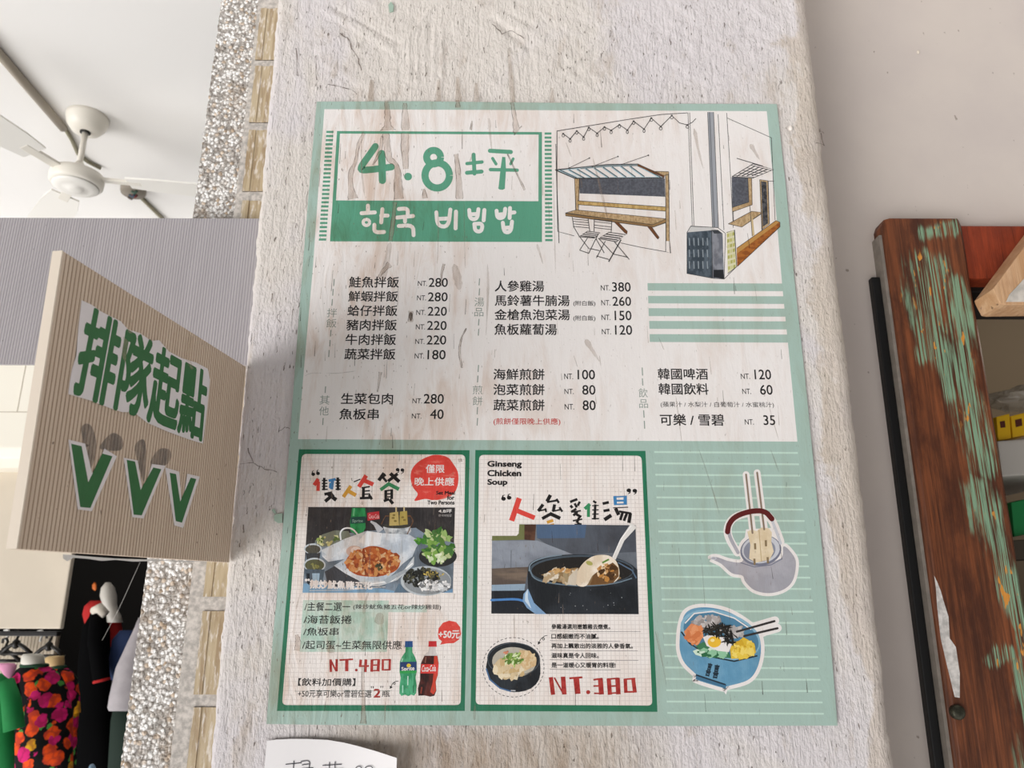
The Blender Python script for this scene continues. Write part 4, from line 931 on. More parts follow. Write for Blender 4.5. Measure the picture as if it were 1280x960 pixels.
def part_stickers():
    A = Art((810, 550, 2.596), PL)
    for i in range(24):
        y = 36 + i * 36.8; A.poly([(20 + i * 1.85, y), (486 + i * 3.65, y + 3), (486.5 + i * 3.65, y + 9), (20.3 + i * 1.85, y + 6)], PALE)
    tag(A.build('pale_stripes', poster))
    A = Art((810, 550, 2.596), PL); GK, GK2, RIM = ink_noise('kt', '#a09fa6', '#aba9b0', (30, 30, 30)), ink('#76798a'), ink('#c6c8cf')
    body = [(205, 385), (222, 380), (262, 393), (302, 397), (318, 375), (350, 402), (430, 385), (440, 345), (468, 370), (480, 400), (470, 455), (440, 485), (392, 497), (345, 487), (316, 460), (306, 440), (272, 432), (238, 402)]
    def outline(p, w=20): q = A.spline(p); A.stroke(q + q[:1], w, WHITE, False)
    outline(body); A.stroke([(290, 365), (262, 320), (256, 285), (275, 252), (320, 236), (370, 232), (402, 255), (430, 330)], 26, WHITE)
    A.stroke([(318, 112), (340, 300)], 22, WHITE); A.stroke([(354, 106), (378, 290)], 22, WHITE)
    A.ell(366, 357, 74, 58, WHITE); A.poly([(318, 290), (400, 285), (440, 330), (440, 400), (300, 400)], WHITE)
    A.blob(body, GK); A.ell(366, 358, 67, 50, GK2, -8); A.ell(366, 355, 62, 45, RIM, -8); A.ell(362, 358, 52, 38, ink('#8b8e9c'), -8)
    A.stroke([(292, 365), (268, 322), (260, 292)], 11, GK); A.stroke([(402, 260), (418, 300), (430, 335)], 9, RIM)
    A.poly([(322, 297), (338, 290), (352, 296), (368, 284), (392, 287), (402, 300), (400, 330), (408, 362), (395, 388), (350, 398), (328, 385), (332, 340)], ink_noise('tofu', '#d9c7a6', '#e3d4b8', (60, 60, 60))); A.ribbon([(360, 292), (368, 395)], 3, ink('#c2ab82'))
    for x, y in ((347, 345), (382, 335), (345, 395), (388, 390)): A.ribbon([(x, y - 10), (x + 1, y + 10)], 7, ink('#8a7658'))
    A.stroke([(318, 112), (339, 302)], 6, ink('#8a7767')); A.stroke([(354, 106), (377, 290)], 6, ink('#8a7767'))
    A.stroke([(258, 298), (262, 272), (285, 246), (335, 230), (380, 230), (402, 256)], 17, ink('#5e1f20')); A.ring(213, 384, 8, 4, 2.5, RIM)
    A.stroke([(300, 398), (345, 412), (400, 405), (436, 385)], 3, GK2, False)
    tag(A.build('kettle_cutout', poster), 'printed grey kettle with skewers')
    A = Art((810, 550, 2.596), PL); BL, BL2 = ink_noise('bowlblue', '#5f93b2', '#6c9dba', (40, 40, 40)), ink('#86b2c9')
    outer = [(103, 640), (108, 600), (122, 562), (155, 545), (210, 545), (270, 562), (330, 600), (360, 635), (366, 690), (352, 745), (322, 780), (255, 800), (250, 806), (158, 778), (160, 765), (120, 725), (104, 685)]
    outline(outer, 24); A.stroke([(290, 622), (412, 586)], 28, WHITE); A.stroke([(310, 640), (420, 610)], 28, WHITE); A.poly([(300, 600), (410, 580), (425, 615), (330, 660)], WHITE)
    A.blob(outer, BL); A.poly([(155, 762), (255, 794), (252, 806), (156, 776)], ink('#42718f')); A.stroke([(155, 762), (252, 794)], 5, ink('#24303c'), False)
    A.ell(235, 632, 134, 76, BL2, 17); A.ell(237, 634, 126, 68, ink('#4f7f9c'), 17); A.stroke([(108, 622), (135, 660), (200, 702), (280, 718), (355, 700)], 5, ink('#22303a'), False); A.stroke([(120, 595), (150, 563), (210, 556), (280, 578), (335, 615)], 4, WHITE, False)
    A.chunks(190, 590, 40, 18, 60, 9, [ink(x) for x in ('#b3adab', '#c9c5c3', '#989290')], None, 1.6, 41); A.chunks(270, 622, 40, 20, 30, 9, [ink(x) for x in ('#c2bdb9', '#aaa5a2', '#b7b4b0')], None, 1.6, 46)
    A.poly([(116, 622), (140, 595), (172, 605), (178, 640), (160, 668), (128, 650)], ink('#d98a5c')); A.chunks(147, 630, 25, 28, 34, 10, [ink(x) for x in ('#e39a6b', '#cf7848', '#dd8a58')], None, 1.6, 42)
    A.poly([(155, 668), (180, 655), (215, 675), (262, 690), (270, 708), (215, 705), (175, 692)], ink('#3f7a55')); A.chunks(212, 690, 48, 11, 20, 12, [ink(x) for x in ('#cfe3d0', '#8fc09c', '#2f6a45')], 10, 1.6, 43)
    A.poly([(265, 672), (310, 640), (345, 660), (350, 690), (320, 708), (270, 710)], ink('#dcb83a')); A.chunks(308, 680, 36, 24, 40, 11, [ink(x) for x in ('#e6c64c', '#cfa62c', '#edd46c')], None, 1.6, 44)
    A.poly([(178, 640), (205, 628), (245, 640), (272, 662), (262, 688), (225, 684), (190, 668)], WHITE); A.ell(215, 655, 22, 18, ink('#e8b93a')); A.ell(209, 650, 7, 5, ink('#f6e3a0'))
    A.chunks(225, 618, 48, 18, 46, 4, [ink('#1f1d19'), ink('#2e2b25')], None, 5, 45); A.chunks(265, 642, 25, 16, 16, 4, [ink('#1f1d19')], None, 5, 47)
    A.stroke([(288, 622), (410, 588)], 7, ink('#33302f')); A.stroke([(312, 636), (420, 611)], 7, ink('#33302f'))
    A.textq('喜', (196, 722), (210, 726), (200, 768), (184, 764), ink('#20303c'), .03); A.textq('喜', (217, 728), (233, 730), (226, 774), (208, 772), ink('#20303c'), .03)
    tag(A.build('bowl_cutout', poster), 'printed blue rice bowl with chopsticks')
part_stickers()
def part_drips():
    """old paint runs showing through the glued sheet"""
    A = Art(C4, PL); TAN, EDGE = stain_mat('tan_run_stain', '#b7a291', .36), stain_mat('dark_run_edge', '#5c4c41', .7)
    TAN2 = stain_mat('faint_run_stain', '#ab9482', .3)
    def run(pts, w, edge=True):
        ws = w if isinstance(w, list) else [w * (1 if i else .7) for i in range(len(pts))]
        k = 2; rd_ = random.Random(int(pts[0][0]) * 31 + int(pts[0][1]))
        for _ in range(k):
            nw = [ws[0]]
            for i in range(len(ws) - 1): nw += [ws[i] * .75 + ws[i + 1] * .25, ws[i] * .25 + ws[i + 1] * .75]
            ws = nw + [ws[-1]]
        pts = A.curve(pts, k); ws = [v * rd_.uniform(.8, 1.15) for v in ws]
        if not edge: ws = [v * min(1, .15 + 4 * min(i, len(ws) - 1 - i) / len(ws)) for i, v in enumerate(ws)]
        A.ribbon(pts, ws, TAN if edge else TAN2)
        if edge:
            L, R = A.ribbon_pts(pts, ws); A.ribbon(L, [rd_.uniform(.6, 4.2) for _ in L], EDGE); A.ribbon(R, [rd_.uniform(.4, 3.6) for _ in R], EDGE)
    run([(412, 62), (418, 130), (418, 180), (420, 212)], [18, 30, 26, 70]); run([(505, 75), (506, 140), (506, 212)], [18, 34, 36]); run([(505, 225), (504, 320), (510, 405)], [38, 36, 26])
    run([(408, 228), (415, 290), (425, 360), (455, 372), (472, 420), (468, 470), (475, 555)], [34, 38, 30, 22, 24, 40, 50]); run([(390, 240), (385, 310), (345, 385)], [12, 18, 6])
    run([(300, 225), (268, 290), (262, 365), (232, 420), (232, 490), (245, 555)], [14, 16, 12, 24, 20, 48]); run([(290, 225), (285, 400), (303, 535)], [8, 8, 10], False)
    run([(1040, 72), (1052, 140), (1060, 205), (1072, 215)], [16, 20, 28, 60]); run([(768, 60), (770, 98)], [14, 24]); run([(760, 330), (772, 420), (778, 555)], [20, 26, 36]); run([(1018, 330), (1060, 420), (1104, 510)], [5, 5, 10])
    run([(840, 165), (834, 210)], 8); run([(845, 325), (828, 370)], 8, False); run([(925, 150), (932, 250), (940, 320)], [16, 10, 4], False); run([(600, 505), (605, 552)], [8, 26])
    run([(455, 570), (448, 650), (432, 765)], [18, 18, 22]); run([(432, 770), (420, 830), (395, 960)], [24, 30, 40], False); run([(800, 570), (802, 700), (806, 900)], [4, 4, 5], False); run([(670, 575), (672, 760), (666, 880)], 5, False); run([(1165, 780), (1195, 880)], [14, 5], False)
    A.fr = C6
    run([(470, 0), (430, 40), (412, 70)], [30, 16, 8]); run([(740, 0), (725, 60), (728, 110)], [12, 8, 4]); run([(790, 0), (810, 80), (818, 130)], [30, 46, 20], False); run([(852, 322), (825, 370), (815, 440), (830, 520)], [5, 6, 12, 6]); run([(957, 0), (962, 120), (950, 360)], [8, 12, 6], False)
    run([(422, 540), (408, 640)], [14, 6]); run([(575, 235), (572, 290)], [20, 26]); A.ell(574, 262, 9, 22, EDGE); run([(130, 545), (70, 545), (45, 560)], 3, False); run([(150, 545), (200, 548), (300, 535)], 4, False); run([(995, 425), (993, 470)], 5, False)
    A.fr = C5
    run([(720, 195), (745, 320), (765, 390)], [22, 10, 4], False); run([(235, 340), (285, 540), (308, 640)], [8, 12, 6], False); run([(990, 270), (1035, 345)], [26, 5], False); run([(105, 260), (130, 330)], 6, False); run([(170, 390), (182, 480)], [5, 9], False); run([(45, 430), (55, 890)], 5, False)
    A.fr = C7
    run([(195, 355), (262, 460)], [30, 6], False); run([(260, 430), (268, 480)], 6, False); run([(540, 345), (565, 405)], 4, False); run([(620, 620), (650, 850)], [5, 4], False); run([(140, 430), (158, 485)], 4, False); run([(1050, 640), (1105, 830)], 4, False)
    A.fr = P_SET
    run([(415, 85), (405, 260), (398, 380)], [8, 10, 6], False); run([(640, 380), (640, 250)], 6, False); run([(880, 85), (876, 110)], 7, False); run([(600, 905), (625, 790), (630, 600)], [8, 10, 6], False); run([(1160, 110), (1165, 130)], 20); run([(1160, 200), (1170, 330)], 6, False)
    A.fr = P_SET2
    run([(195, 300), (205, 350), (195, 395)], [16, 36, 30]); run([(620, 50), (600, 110), (590, 180)], [12, 16, 22], False); run([(400, 360), (395, 410)], [40, 50], False); run([(590, 340), (590, 400)], [26, 36], False); run([(586, 480), (588, 640), (590, 790), (588, 828)], [14, 20, 24, 44]); run([(160, 320), (150, 480)], 10, False); run([(215, 55), (190, 150)], [4, 12], False); run([(1130, 55), (1125, 90)], 10, False)
    run([(720, 690), (715, 830)], [5, 12], False); run([(690, 170), (680, 240)], [40, 60], False); run([(460, 600), (465, 700)], 10, False)
    A.fr = P_SOUP2
    run([(70, 720), (66, 820)], [8, 22], False); run([(320, 145), (322, 300)], [12, 5], False); run([(996, 660), (996, 725)], 6, False); run([(1225, 250), (1260, 420), (1275, 480)], [8, 6, 4], False)
    A.fr = (810, 550, 2.596)
    run([(165, 30), (200, 130), (232, 240)], [3, 5, 3], False); run([(398, 30), (425, 105)], [3, 4], False); run([(175, 400), (185, 540)], 3, False); run([(30, 620), (60, 800)], 3, False); run([(430, 735), (430, 742)], 5, False)
    # hair-thin scratches
    rd = random.Random(5); A.fr = FULL
    for i in range(150):
        y = rd.uniform(140, 880); t = (y - 127) / 780; xl = 396 - 63 * t; xr = 971 + 76 * t
        x = xl + (xr - xl) * rd.random() ** 1.5; l = rd.uniform(4, 26); s = -.08 + .19 * (x - xl) / (xr - xl)
        A.ribbon([(x, y), (x + s * l + rd.uniform(-1, 1), y + l)], [.4, rd.uniform(.5, 1.2)], EDGE if rd.random() < .5 else TAN)
    tag(A.build('paint_run_stains', poster), 'brown paint runs showing through the sheet', kind='stuff')
part_drips()

# ------------------------------------------------------------------ projecting queue sign
def build_sign():
    S1 = hit(308, 459, .9975); S2 = hit(287, 703, .9975)
    NTp = hitz(79, 314, S1.z)
    n = (S2 - S1).cross(NTp - S1).normalized()
    if n.x < 0: n = -n
    d = ray(22, 686); NB = CAM + d * ((S1 - CAM).dot(n) / d.dot(n))
    root = empty('queue_sign', S2); tag(root, 'tan corrugated plastic sign with green lettering projecting from the left of the pillar', 'sign')
    def pt(s, t, off=0): return (S1 * (1 - s) + NTp * s) * (1 - t) + (S2 * (1 - s) + NB * s) * t + n * off
    nr = 72; mb = MB(); prof = [(0, -.0007), (.13, -.0003), (.3, -.00005), (.5, 0), (.7, -.00005), (.87, -.0003)]
    offs = [((i + q) / nr, o) for i in range(nr) for q, o in prof] + [(1, -.0007)]
    for layer_off, th in ((0, .0042), (-.0048, .0042)):
        f0 = [pt(s, 0, o + layer_off) for s, o in offs]; f1 = [pt(s, 1, o + layer_off) for s, o in offs]
        b0 = [pt(s, 0, layer_off - th) for s, o in offs]; b1 = [pt(s, 1, layer_off - th) for s, o in offs]; k = len(offs)
        vs = f0 + f1 + b0 + b1; fs = []; fw = []
        for i in range(k - 1):
            (fw if i % 6 in (0, 5) else fs).append((i, i + 1, k + i + 1, k + i))
            fs += [(2 * k + i, 3 * k + i, 3 * k + i + 1, 2 * k + i + 1), (i, 2 * k + i, 2 * k + i + 1, i + 1), (k + i, k + i + 1, 3 * k + i + 1, 3 * k + i)]
        fs += [(0, k, 3 * k, 2 * k), (k - 1, 3 * k - 1, 4 * k - 1, 2 * k - 1)]
        mb.add(vs, fs, M_SIGN); mb.add(vs, fw, M_SIGNWEB)
    mb.build('board', root)
    mb = MB()     # pale cut end facing the street
    q = [pt(1, 0, .0002), pt(1, 1, .0002), pt(1, 1, -.0092), pt(1, 0, -.0092)]; e = (NTp - S1).normalized() * .0016
    mb.add(q + [v + e for v in q], [(0, 1, 2, 3), (4, 7, 6, 5), (0, 4, 5, 1), (1, 5, 6, 2), (2, 6, 7, 3), (3, 7, 4, 0)], M_SIGNEDGE); mb.build('cut_edge', root)
    def pl(x, y): return hitp(x, y, S1 + n * .0003, n)
    pl.n = n
    fr = (0, 300, 823 / 360); wp, gp = plain('sign_white_paper', '#e3ddde', .5, nscale=40, namt=.03), plain('sign_green_ink', '#2c6b3a', .45, nscale=60, namt=.06)
    sm = stain_mat('grey_glue_residue', '#6f6a68', .6)
    A = Art(fr, pl)
    for p in ([(232, 540), (250, 525), (268, 545), (275, 600), (258, 655), (244, 600)], [(285, 590), (320, 552), (350, 568), (345, 600), (300, 600)], [(385, 590), (410, 570), (418, 610), (412, 690), (398, 650)], [(430, 640), (452, 600), (482, 598), (490, 620), (470, 645)]):
        A = Art(fr, pl); A.blob(p, sm); A.build('glue_mark', root)
    A = Art(fr, pl)
    A.poly([(233, 172), (262, 185), (290, 205), (345, 232), (365, 255), (400, 266), (432, 288), (455, 286), (482, 318), (520, 338), (560, 350), (594, 368), (600, 400), (592, 480), (580, 582), (540, 570), (480, 548), (420, 522), (382, 492), (350, 492), (318, 482), (262, 460), (195, 440), (200, 400), (206, 368), (218, 330), (224, 250)], wp)
    s = A.build('lettered_paper', root)
    A = Art(fr, pl)
    A.textq('排隊起點', (256, 190), (594, 382), (578, 574), (206, 436), gp, .032)
    A.build('lettering', s)
    for w, g in (([(195, 570), (243, 582), (262, 664), (270, 664), (298, 596), (334, 618), (262, 775), (222, 770)], [(203, 582), (233, 589), (252, 692), (292, 610), (321, 618), (258, 766), (229, 763)]),
                 ([(353, 622), (393, 630), (406, 708), (414, 706), (434, 640), (473, 645), (410, 796), (378, 792)], [(362, 628), (386, 633), (402, 714), (438, 650), (461, 655), (405, 787), (382, 785)]),
                 ([(472, 650), (512, 662), (518, 738), (524, 738), (535, 668), (571, 676), (523, 823), (498, 815)], [(485, 665), (503, 669), (515, 747), (545, 679), (561, 683), (520, 808), (502, 803)])):
        A = Art(fr, pl); A.poly(w, wp); c = A.build('arrow_sticker', root); A = Art(fr, pl); A.poly(g, gp); A.build('green_arrow', c)
    # scraps of clear tape and glue along the lower and upper edge
    tp = plain('milky_tape', '#e9e6e2', .3, nscale=80, namt=.05)
    A = Art(fr, pl); A.poly([(180, 898), (205, 900), (260, 905), (330, 910), (420, 913), (520, 917), (600, 918), (540, 920), (460, 917), (380, 919), (330, 914), (290, 917), (250, 911), (210, 908), (192, 918), (180, 910)], tp); A.build('tape', root)
    tq = stain_mat('clear_tape', '#d9c6ae', .3)
    for p in ([(365, 262), (372, 225), (380, 228), (378, 268)], [(525, 330), (540, 268), (552, 276), (545, 345), (552, 368), (545, 370)], [(352, 275), (366, 290), (358, 350), (348, 330)]):
        A = Art(fr, pl); A.poly(p, tq); A.build('clear_tape', root)
build_sign()
# ------------------------------------------------------------------ grey twin-wall fascia board
def build_fascia():
    zt, zb = 2.142, 1.9155; x0, x1 = -1.9, -.386; n = 380; mb = MB(); Y = 1.03; s = 3
    f0 = []; f1 = []
    for i in range(n * s + 1):
        x = x0 + (x1 - x0) * (i // s + (0, .22, .61)[i % s]) / n; d = (.0003, .0003, 0)[i % s]; k = 0
        f0.append(Vector((x, Y + d, zt + k * .0))); f1.append(Vector((x, Y + d, zb)))
    k = len(f0); b0 = [Vector((v.x, Y + .006, v.z)) for v in f0]; b1 = [Vector((v.x, Y + .006, v.z)) for v in f1]
    fs = []
    fw = []
    for i in range(k - 1): (fw if i % s == 0 else fs).append((i, k + i, k + i + 1, i + 1)); fs += [(2 * k + i, 2 * k + i + 1, 3 * k + i + 1, 3 * k + i), (i, i + 1, 2 * k + i + 1, 2 * k + i), (k + i, 3 * k + i, 3 * k + i + 1, k + i + 1)]
    mb.add(f0 + f1 + b0 + b1, fs, M_GREYBOARD); mb.add(f0 + f1 + b0 + b1, fw, M_GREYWEB)
    mb.add([f0[0], f1[0], b1[0], b0[0], f0[-1], f1[-1], b1[-1], b0[-1]], [(0, 3, 2, 1), (4, 5, 6, 7)], M_GREYBOARD)
    o = mb.build('corrugated_board'); recentre(o)
    tag(o, 'grey corrugated plastic board running left from the pillar behind the queue sign', 'board')
build_fascia()
# ------------------------------------------------------------------ handwritten paper at the bottom
def build_note():
    root = empty('paper_note', hit(400, 1000, .995)); tag(root, 'white curling paper with pen writing stuck on the pillar below the poster', 'paper')
    wp = plain('white_note_paper', '#e9e6e6', .6); top = [(333.5, 926), (345, 924.5), (363, 923.6), (385, 923.7), (410, 925), (430, 928.3), (447, 932.5), (470, 939), (496, 947.5)]
    dep = [.9965, .9962, .996, .996, .995, .993, .990, .985, .977]
    cols = [[], [], []]
    zb = 1.31
    vs = []; m_ = 8
    for (x, y), d in zip(top, dep):
        p = hit(x, y, d)
        for j in range(m_ + 1):
            t = j / m_; q = Vector((p.x, d + (.9955 - d) * t * .7, p.z + (zb - p.z) * t)); vs.append(q)
    n = len(top); k = m_ + 1; fs = [(i * k + j, i * k + j + 1, (i + 1) * k + j + 1, (i + 1) * k + j) for i in range(n - 1) for j in range(m_)]
    b = len(vs); vs2 = vs + [v + Vector((0, .0006, 0)) for v in vs]; fs += [tuple(b + q for q in reversed(f)) for f in fs]
    mb = MB(); mb.add(vs2, fs, wp, True); mb.build('sheet', root)
    def pl(x, y):
        i = max(0, min(n - 2, next((a for a in range(n - 1) if top[a + 1][0] > x), n - 2))); t = (x - top[i][0]) / (top[i + 1][0] - top[i][0])
        return hit(x, y, dep[i] * (1 - t) + dep[i + 1] * t - .0007)
    pl.n = Vector((0, -1, 0))
    A = Art((260, 880, 1280 / 300), pl); bk = plain('pen_ink', '#2a2b36', .5)
    for p in ([(415, 322), (498, 314)], [(458, 304), (452, 380)], [(496, 306), (546, 300), (538, 345)], [(502, 325), (538, 320)], [(500, 345), (560, 340)], [(612, 328), (712, 322)], [(648, 311), (646, 352)], [(678, 308), (676, 350)], [(600, 352), (720, 345)], [(788, 360), (788, 334), (818, 332), (816, 352)], [(832, 352), (842, 333), (876, 331), (882, 360)]): A.stroke(p, 4.5, bk)
    A.build('handwriting', root)
build_note()
# torn scraps left of earlier sheets and little lumps on the plaster
def scrap(name, pts, fr, label, mt, Y=.9975, cat='scrap', th=.001):
    pl = plane_at(Y); P = [pl(fr[0] + x / fr[2], fr[1] + y / fr[2]) for x, y in pts]; n = len(P); mb = MB()
    mb.add(P + [p + Vector((0, th + .002, 0)) for p in P], [tuple(range(n)), tuple(range(2 * n - 1, n - 1, -1))] + [(i, n + i, n + (i + 1) % n, (i + 1) % n) for i in range(n)], mt)
    o = mb.build(name); recentre(o); tag(o, label, cat)
sg = plain('sage_scrap_paper', '#9fb5a6', .5)
scrap('paper_scrap', [(58, 448), (75, 438), (108, 435), (108, 490), (82, 492), (62, 478)], P_SET, 'torn sage green scrap on the plaster at the left edge of the poster', sg)
scrap('paper_scrap', [(45, 415), (58, 406), (70, 432), (60, 436)], P_SET, 'tiny sage sliver above the torn scrap left of the poster', sg)
scrap('paper_scrap', [(748, 18), (758, 6), (768, 20), (766, 42), (752, 44)], (240, 0, 1280 / 420), 'small green fleck on the plaster above the poster', sg)
def lump(x, y, r, label, name, Y=.998, col='#e4dcd4'):
    mb = MB(); c = hit(x, y, Y); rings = []
    for i in range(7):
        a = math.pi * i / 6; rr = max(r * math.sin(a), .0002); rings.append([c + Vector((rr * math.cos(b) * (1 + .15 * math.sin(3 * b)), -r * .6 * math.sin(a) * 0 + rr * math.sin(b) * .7, r * 1.4 * math.cos(a))) for b in [2 * math.pi * k / 10 for k in range(10)]])
    mb.loft(rings, plain('painted_lump' + col, col, .6)); o = mb.build(name); recentre(o); tag(o, label, 'nail')
lump(988.5, 160, .0032, 'white painted nail head on the plaster right of the poster top', 'nail_head')
lump(1148, 65, .0025, 'small painted nail high on the beige wall above the window frame', 'nail_head', WY - .001, '#d8cdbf')
# ------------------------------------------------------------------ ceiling fan
def build_fan():
    c = hitz(110, 146, 3.2); root = empty('ceiling_fan', c); tag(root, 'cream ceiling fan hanging on a short rod from the white ceiling', 'fan')
    FM = plain('cream_enamel', '#e6e1d6', .35); BLD = plain('white_blade_enamel', '#f0ede6', .4)
    mb = MB(); mb.lathe(c, [(.067, 0), (.067, -.012), (.060, -.035), (.045, -.056), (.020, -.060)], FM, 40); mb.build('canopy', root)
    zc = hit(96, 226, c.y).z; top = zc + .045
    mb = MB(); mb.tube([c + Vector((0, 0, -.055)), Vector((c.x, c.y, top))], .0095, FM, 14); mb.build('rod', root)
    mb = MB(); mb.lathe((c.x, c.y, 3.2 - .064), [(.017, 0), (.017, .006)], plain('black_rubber_bush', '#2b2926', .6), 16); mb.build('bush', root)
    mb = MB(); mb.lathe((c.x, c.y, zc), [(.012, .070), (.024, .045), (.027, .034), (.066, .032), (.080, .024), (.083, .008), (.082, -.010), (.074, -.020)], FM, 48); mb.build('motor_housing', root)
    mb = MB(); mb.lathe((c.x, c.y, zc), [(.072, -.0202), (.066, -.026), (.046, -.031), (.027, -.031), (.024, -.035), (.008, -.037)], BLD, 40); mb.build('bottom_cap', root)
    for k, a in enumerate((12, 132, 252)):
        M = Matrix.Translation((c.x, c.y, zc + .012)) @ Matrix.Rotation(math.radians(a), 4, 'Z') @ Matrix.Rotation(math.radians(9), 4, 'X')
        mb = MB(); st = [(.16, .045), (.24, .058), (.36, .064), (.48, .066), (.545, .058), (.565, .03)]; up_ = []; dn = []
        L = [(r, -w) for r, w in st] + [(r, w) for r, w in reversed(st)]
        vt = [M @ Vector((x, y, .003)) for x, y in L]; vb = [M @ Vector((x, y, -.003)) for x, y in L]; n = len(L)
        mb.add(vt + vb, [tuple(range(n)), tuple(range(2 * n - 1, n - 1, -1))] + [(i, n + i, n + (i + 1) % n, (i + 1) % n) for i in range(n)], BLD)
        b = mb.build('blade', root)
        mb = MB(); mb.box((.072, -.016, -.004), (.20, .016, .006), FM, M); mb.build('blade_arm', b, .002)
build_fan()
def build_conduit():
    mt = plain('grey_tan_conduit', '#a39a8c', .5); mb = MB(); off = Vector((0, 0, -.014))
    a = hitz(-30, 27, 3.2); b = hitz(80, 156, 3.2); mb.tube([a + off, b + off], .0145, mt, 12); root = mb.build('conduit_pipe'); recentre(root)
    tag(root, 'grey conduit pipe crossing the white ceiling to the fan canopy', 'pipe')
    mb = MB(); o2 = Vector((0, 0, -.008)); pts = [hitz(x, y, 3.2) + o2 for x, y in ((81, 157), (90, 172), (98, 190), (110, 200), (126, 208))]; mb.tube(pts, .007, plain('olive_cable', '#8f8a74', .5), 10); o = mb.build('cable'); recentre(o); tag(o, 'short olive cable curving behind the fan rod on the ceiling', 'cable')
    p = hitz(167, 236, 3.2); root = empty('junction_box', p); tag(root, 'open brown junction box with coloured wire ends on the ceiling right of the fan', 'box')
    mb = MB(); mb.lathe(p, [(.048, 0), (.048, -.012), (.044, -.024)], plain('taupe_box', '#8c8377', .6), 20); mb.build('housing', root)
    rd = random.Random(3)
    for col in ('#4a5a6b', '#7a3a3a', '#3d5a4a', '#5b5048'):
        mb = MB(); q = p + Vector((rd.uniform(-.03, .03), rd.uniform(-.03, .03), -.026)); mb.tube([q, q + Vector((.012, .006, -.006)), q + Vector((.024, -.004, -.001))], .005, plain('wire' + col, col, .5), 8); mb.build('wire', root)
    mb = MB(); mb.tube([hitz(178, 246, 3.2) + o2, hitz(214, 282, 3.2) + o2], .008, plain('olive_cable', ''), 10); o = mb.build('cable'); recentre(o); tag(o, 'olive cable leaving the junction box towards the grey board', 'cable')
build_conduit()
# ------------------------------------------------------------------ clothes stall beyond the sign
def loft_px(rows, Y, mt, flat=.55, n=20, cap=True, mb=None, wob=0.):
    """garment or body from rows (y, centre x, half width) read at depth Y"""
    mb = mb or MB(); rings = []
    for i, (y, x, hw) in enumerate(rows):
        c = hit(x, y, Y); r = (hit(x + hw, y, Y) - c).length
        rings.append([c + Vector((r * math.cos(a) * (1 + wob * math.sin(5 * a + i)), r * flat * math.sin(a) * (1 + wob * math.cos(4 * a)), wob * r * .4 * math.sin(3 * a))) for a in [2 * math.pi * k / n for k in range(n)]])
    mb.loft(rings, mt, cap); return mb
def tube_px(pts, Y, mt, mb=None, seg=12):
    mb = mb or MB(); P = [hit(x, y, Y + (d if d else 0)) for x, y, r, d in pts]; rs = [(hit(x + r, y, Y) - hit(x, y, Y)).length for x, y, r, d in pts]
    mb.tube(P, rs, mt, seg); return mb
def floral_mat():
    mt, T, b = new_mat('floral_fabric', .8, 0, .2); p = T.pos()
    wob = T.n('ShaderNodeVectorMath', operation='ADD'); nn = T.n('ShaderNodeTexNoise'); T.set(nn.inputs['Vector'], p); nn.inputs['Scale'].default_value = 60
    sc_ = T.n('ShaderNodeVectorMath', operation='SCALE'); T.set(sc_.inputs[0], nn.outputs['Color']); sc_.inputs['Scale'].default_value = .016
    T.set(wob.inputs[0], p); T.set(wob.inputs[1], sc_.outputs[0]); q = wob.outputs[0]
    d = T.voro(q, 27, 'F1', 'Distance'); cc = T.sep(T.voro(q, 27, 'F1', 'Color'))
    pet = T.voro(q, 52, 'F1', 'Distance')
    c1 = T.mixc(T.rng(cc[0], .45, .5), lin('#e0247a'), lin('#ff5a1c')); c1 = T.mixc(T.rng(cc[1], .95, .96), c1, lin('#f0b020')); c1 = T.mixc(T.rng(pet, .3, .75, 0, .55), c1, lin('#8a1030'))
    leaf = T.voro(q, 40, 'F1', 'Distance'); lc = T.sep(T.voro(q, 40, 'F1', 'Color'))[0]
    base = T.mixc(T.math('MULTIPLY', T.rng(leaf, .42, .36), T.rng(lc, .55, .58)), lin('#0d0b0d'), lin('#4f9a45'))
    c = T.mixc(T.rng(d, .56, .50), base, c1); T.set(b.inputs['Base Color'], c); return mt
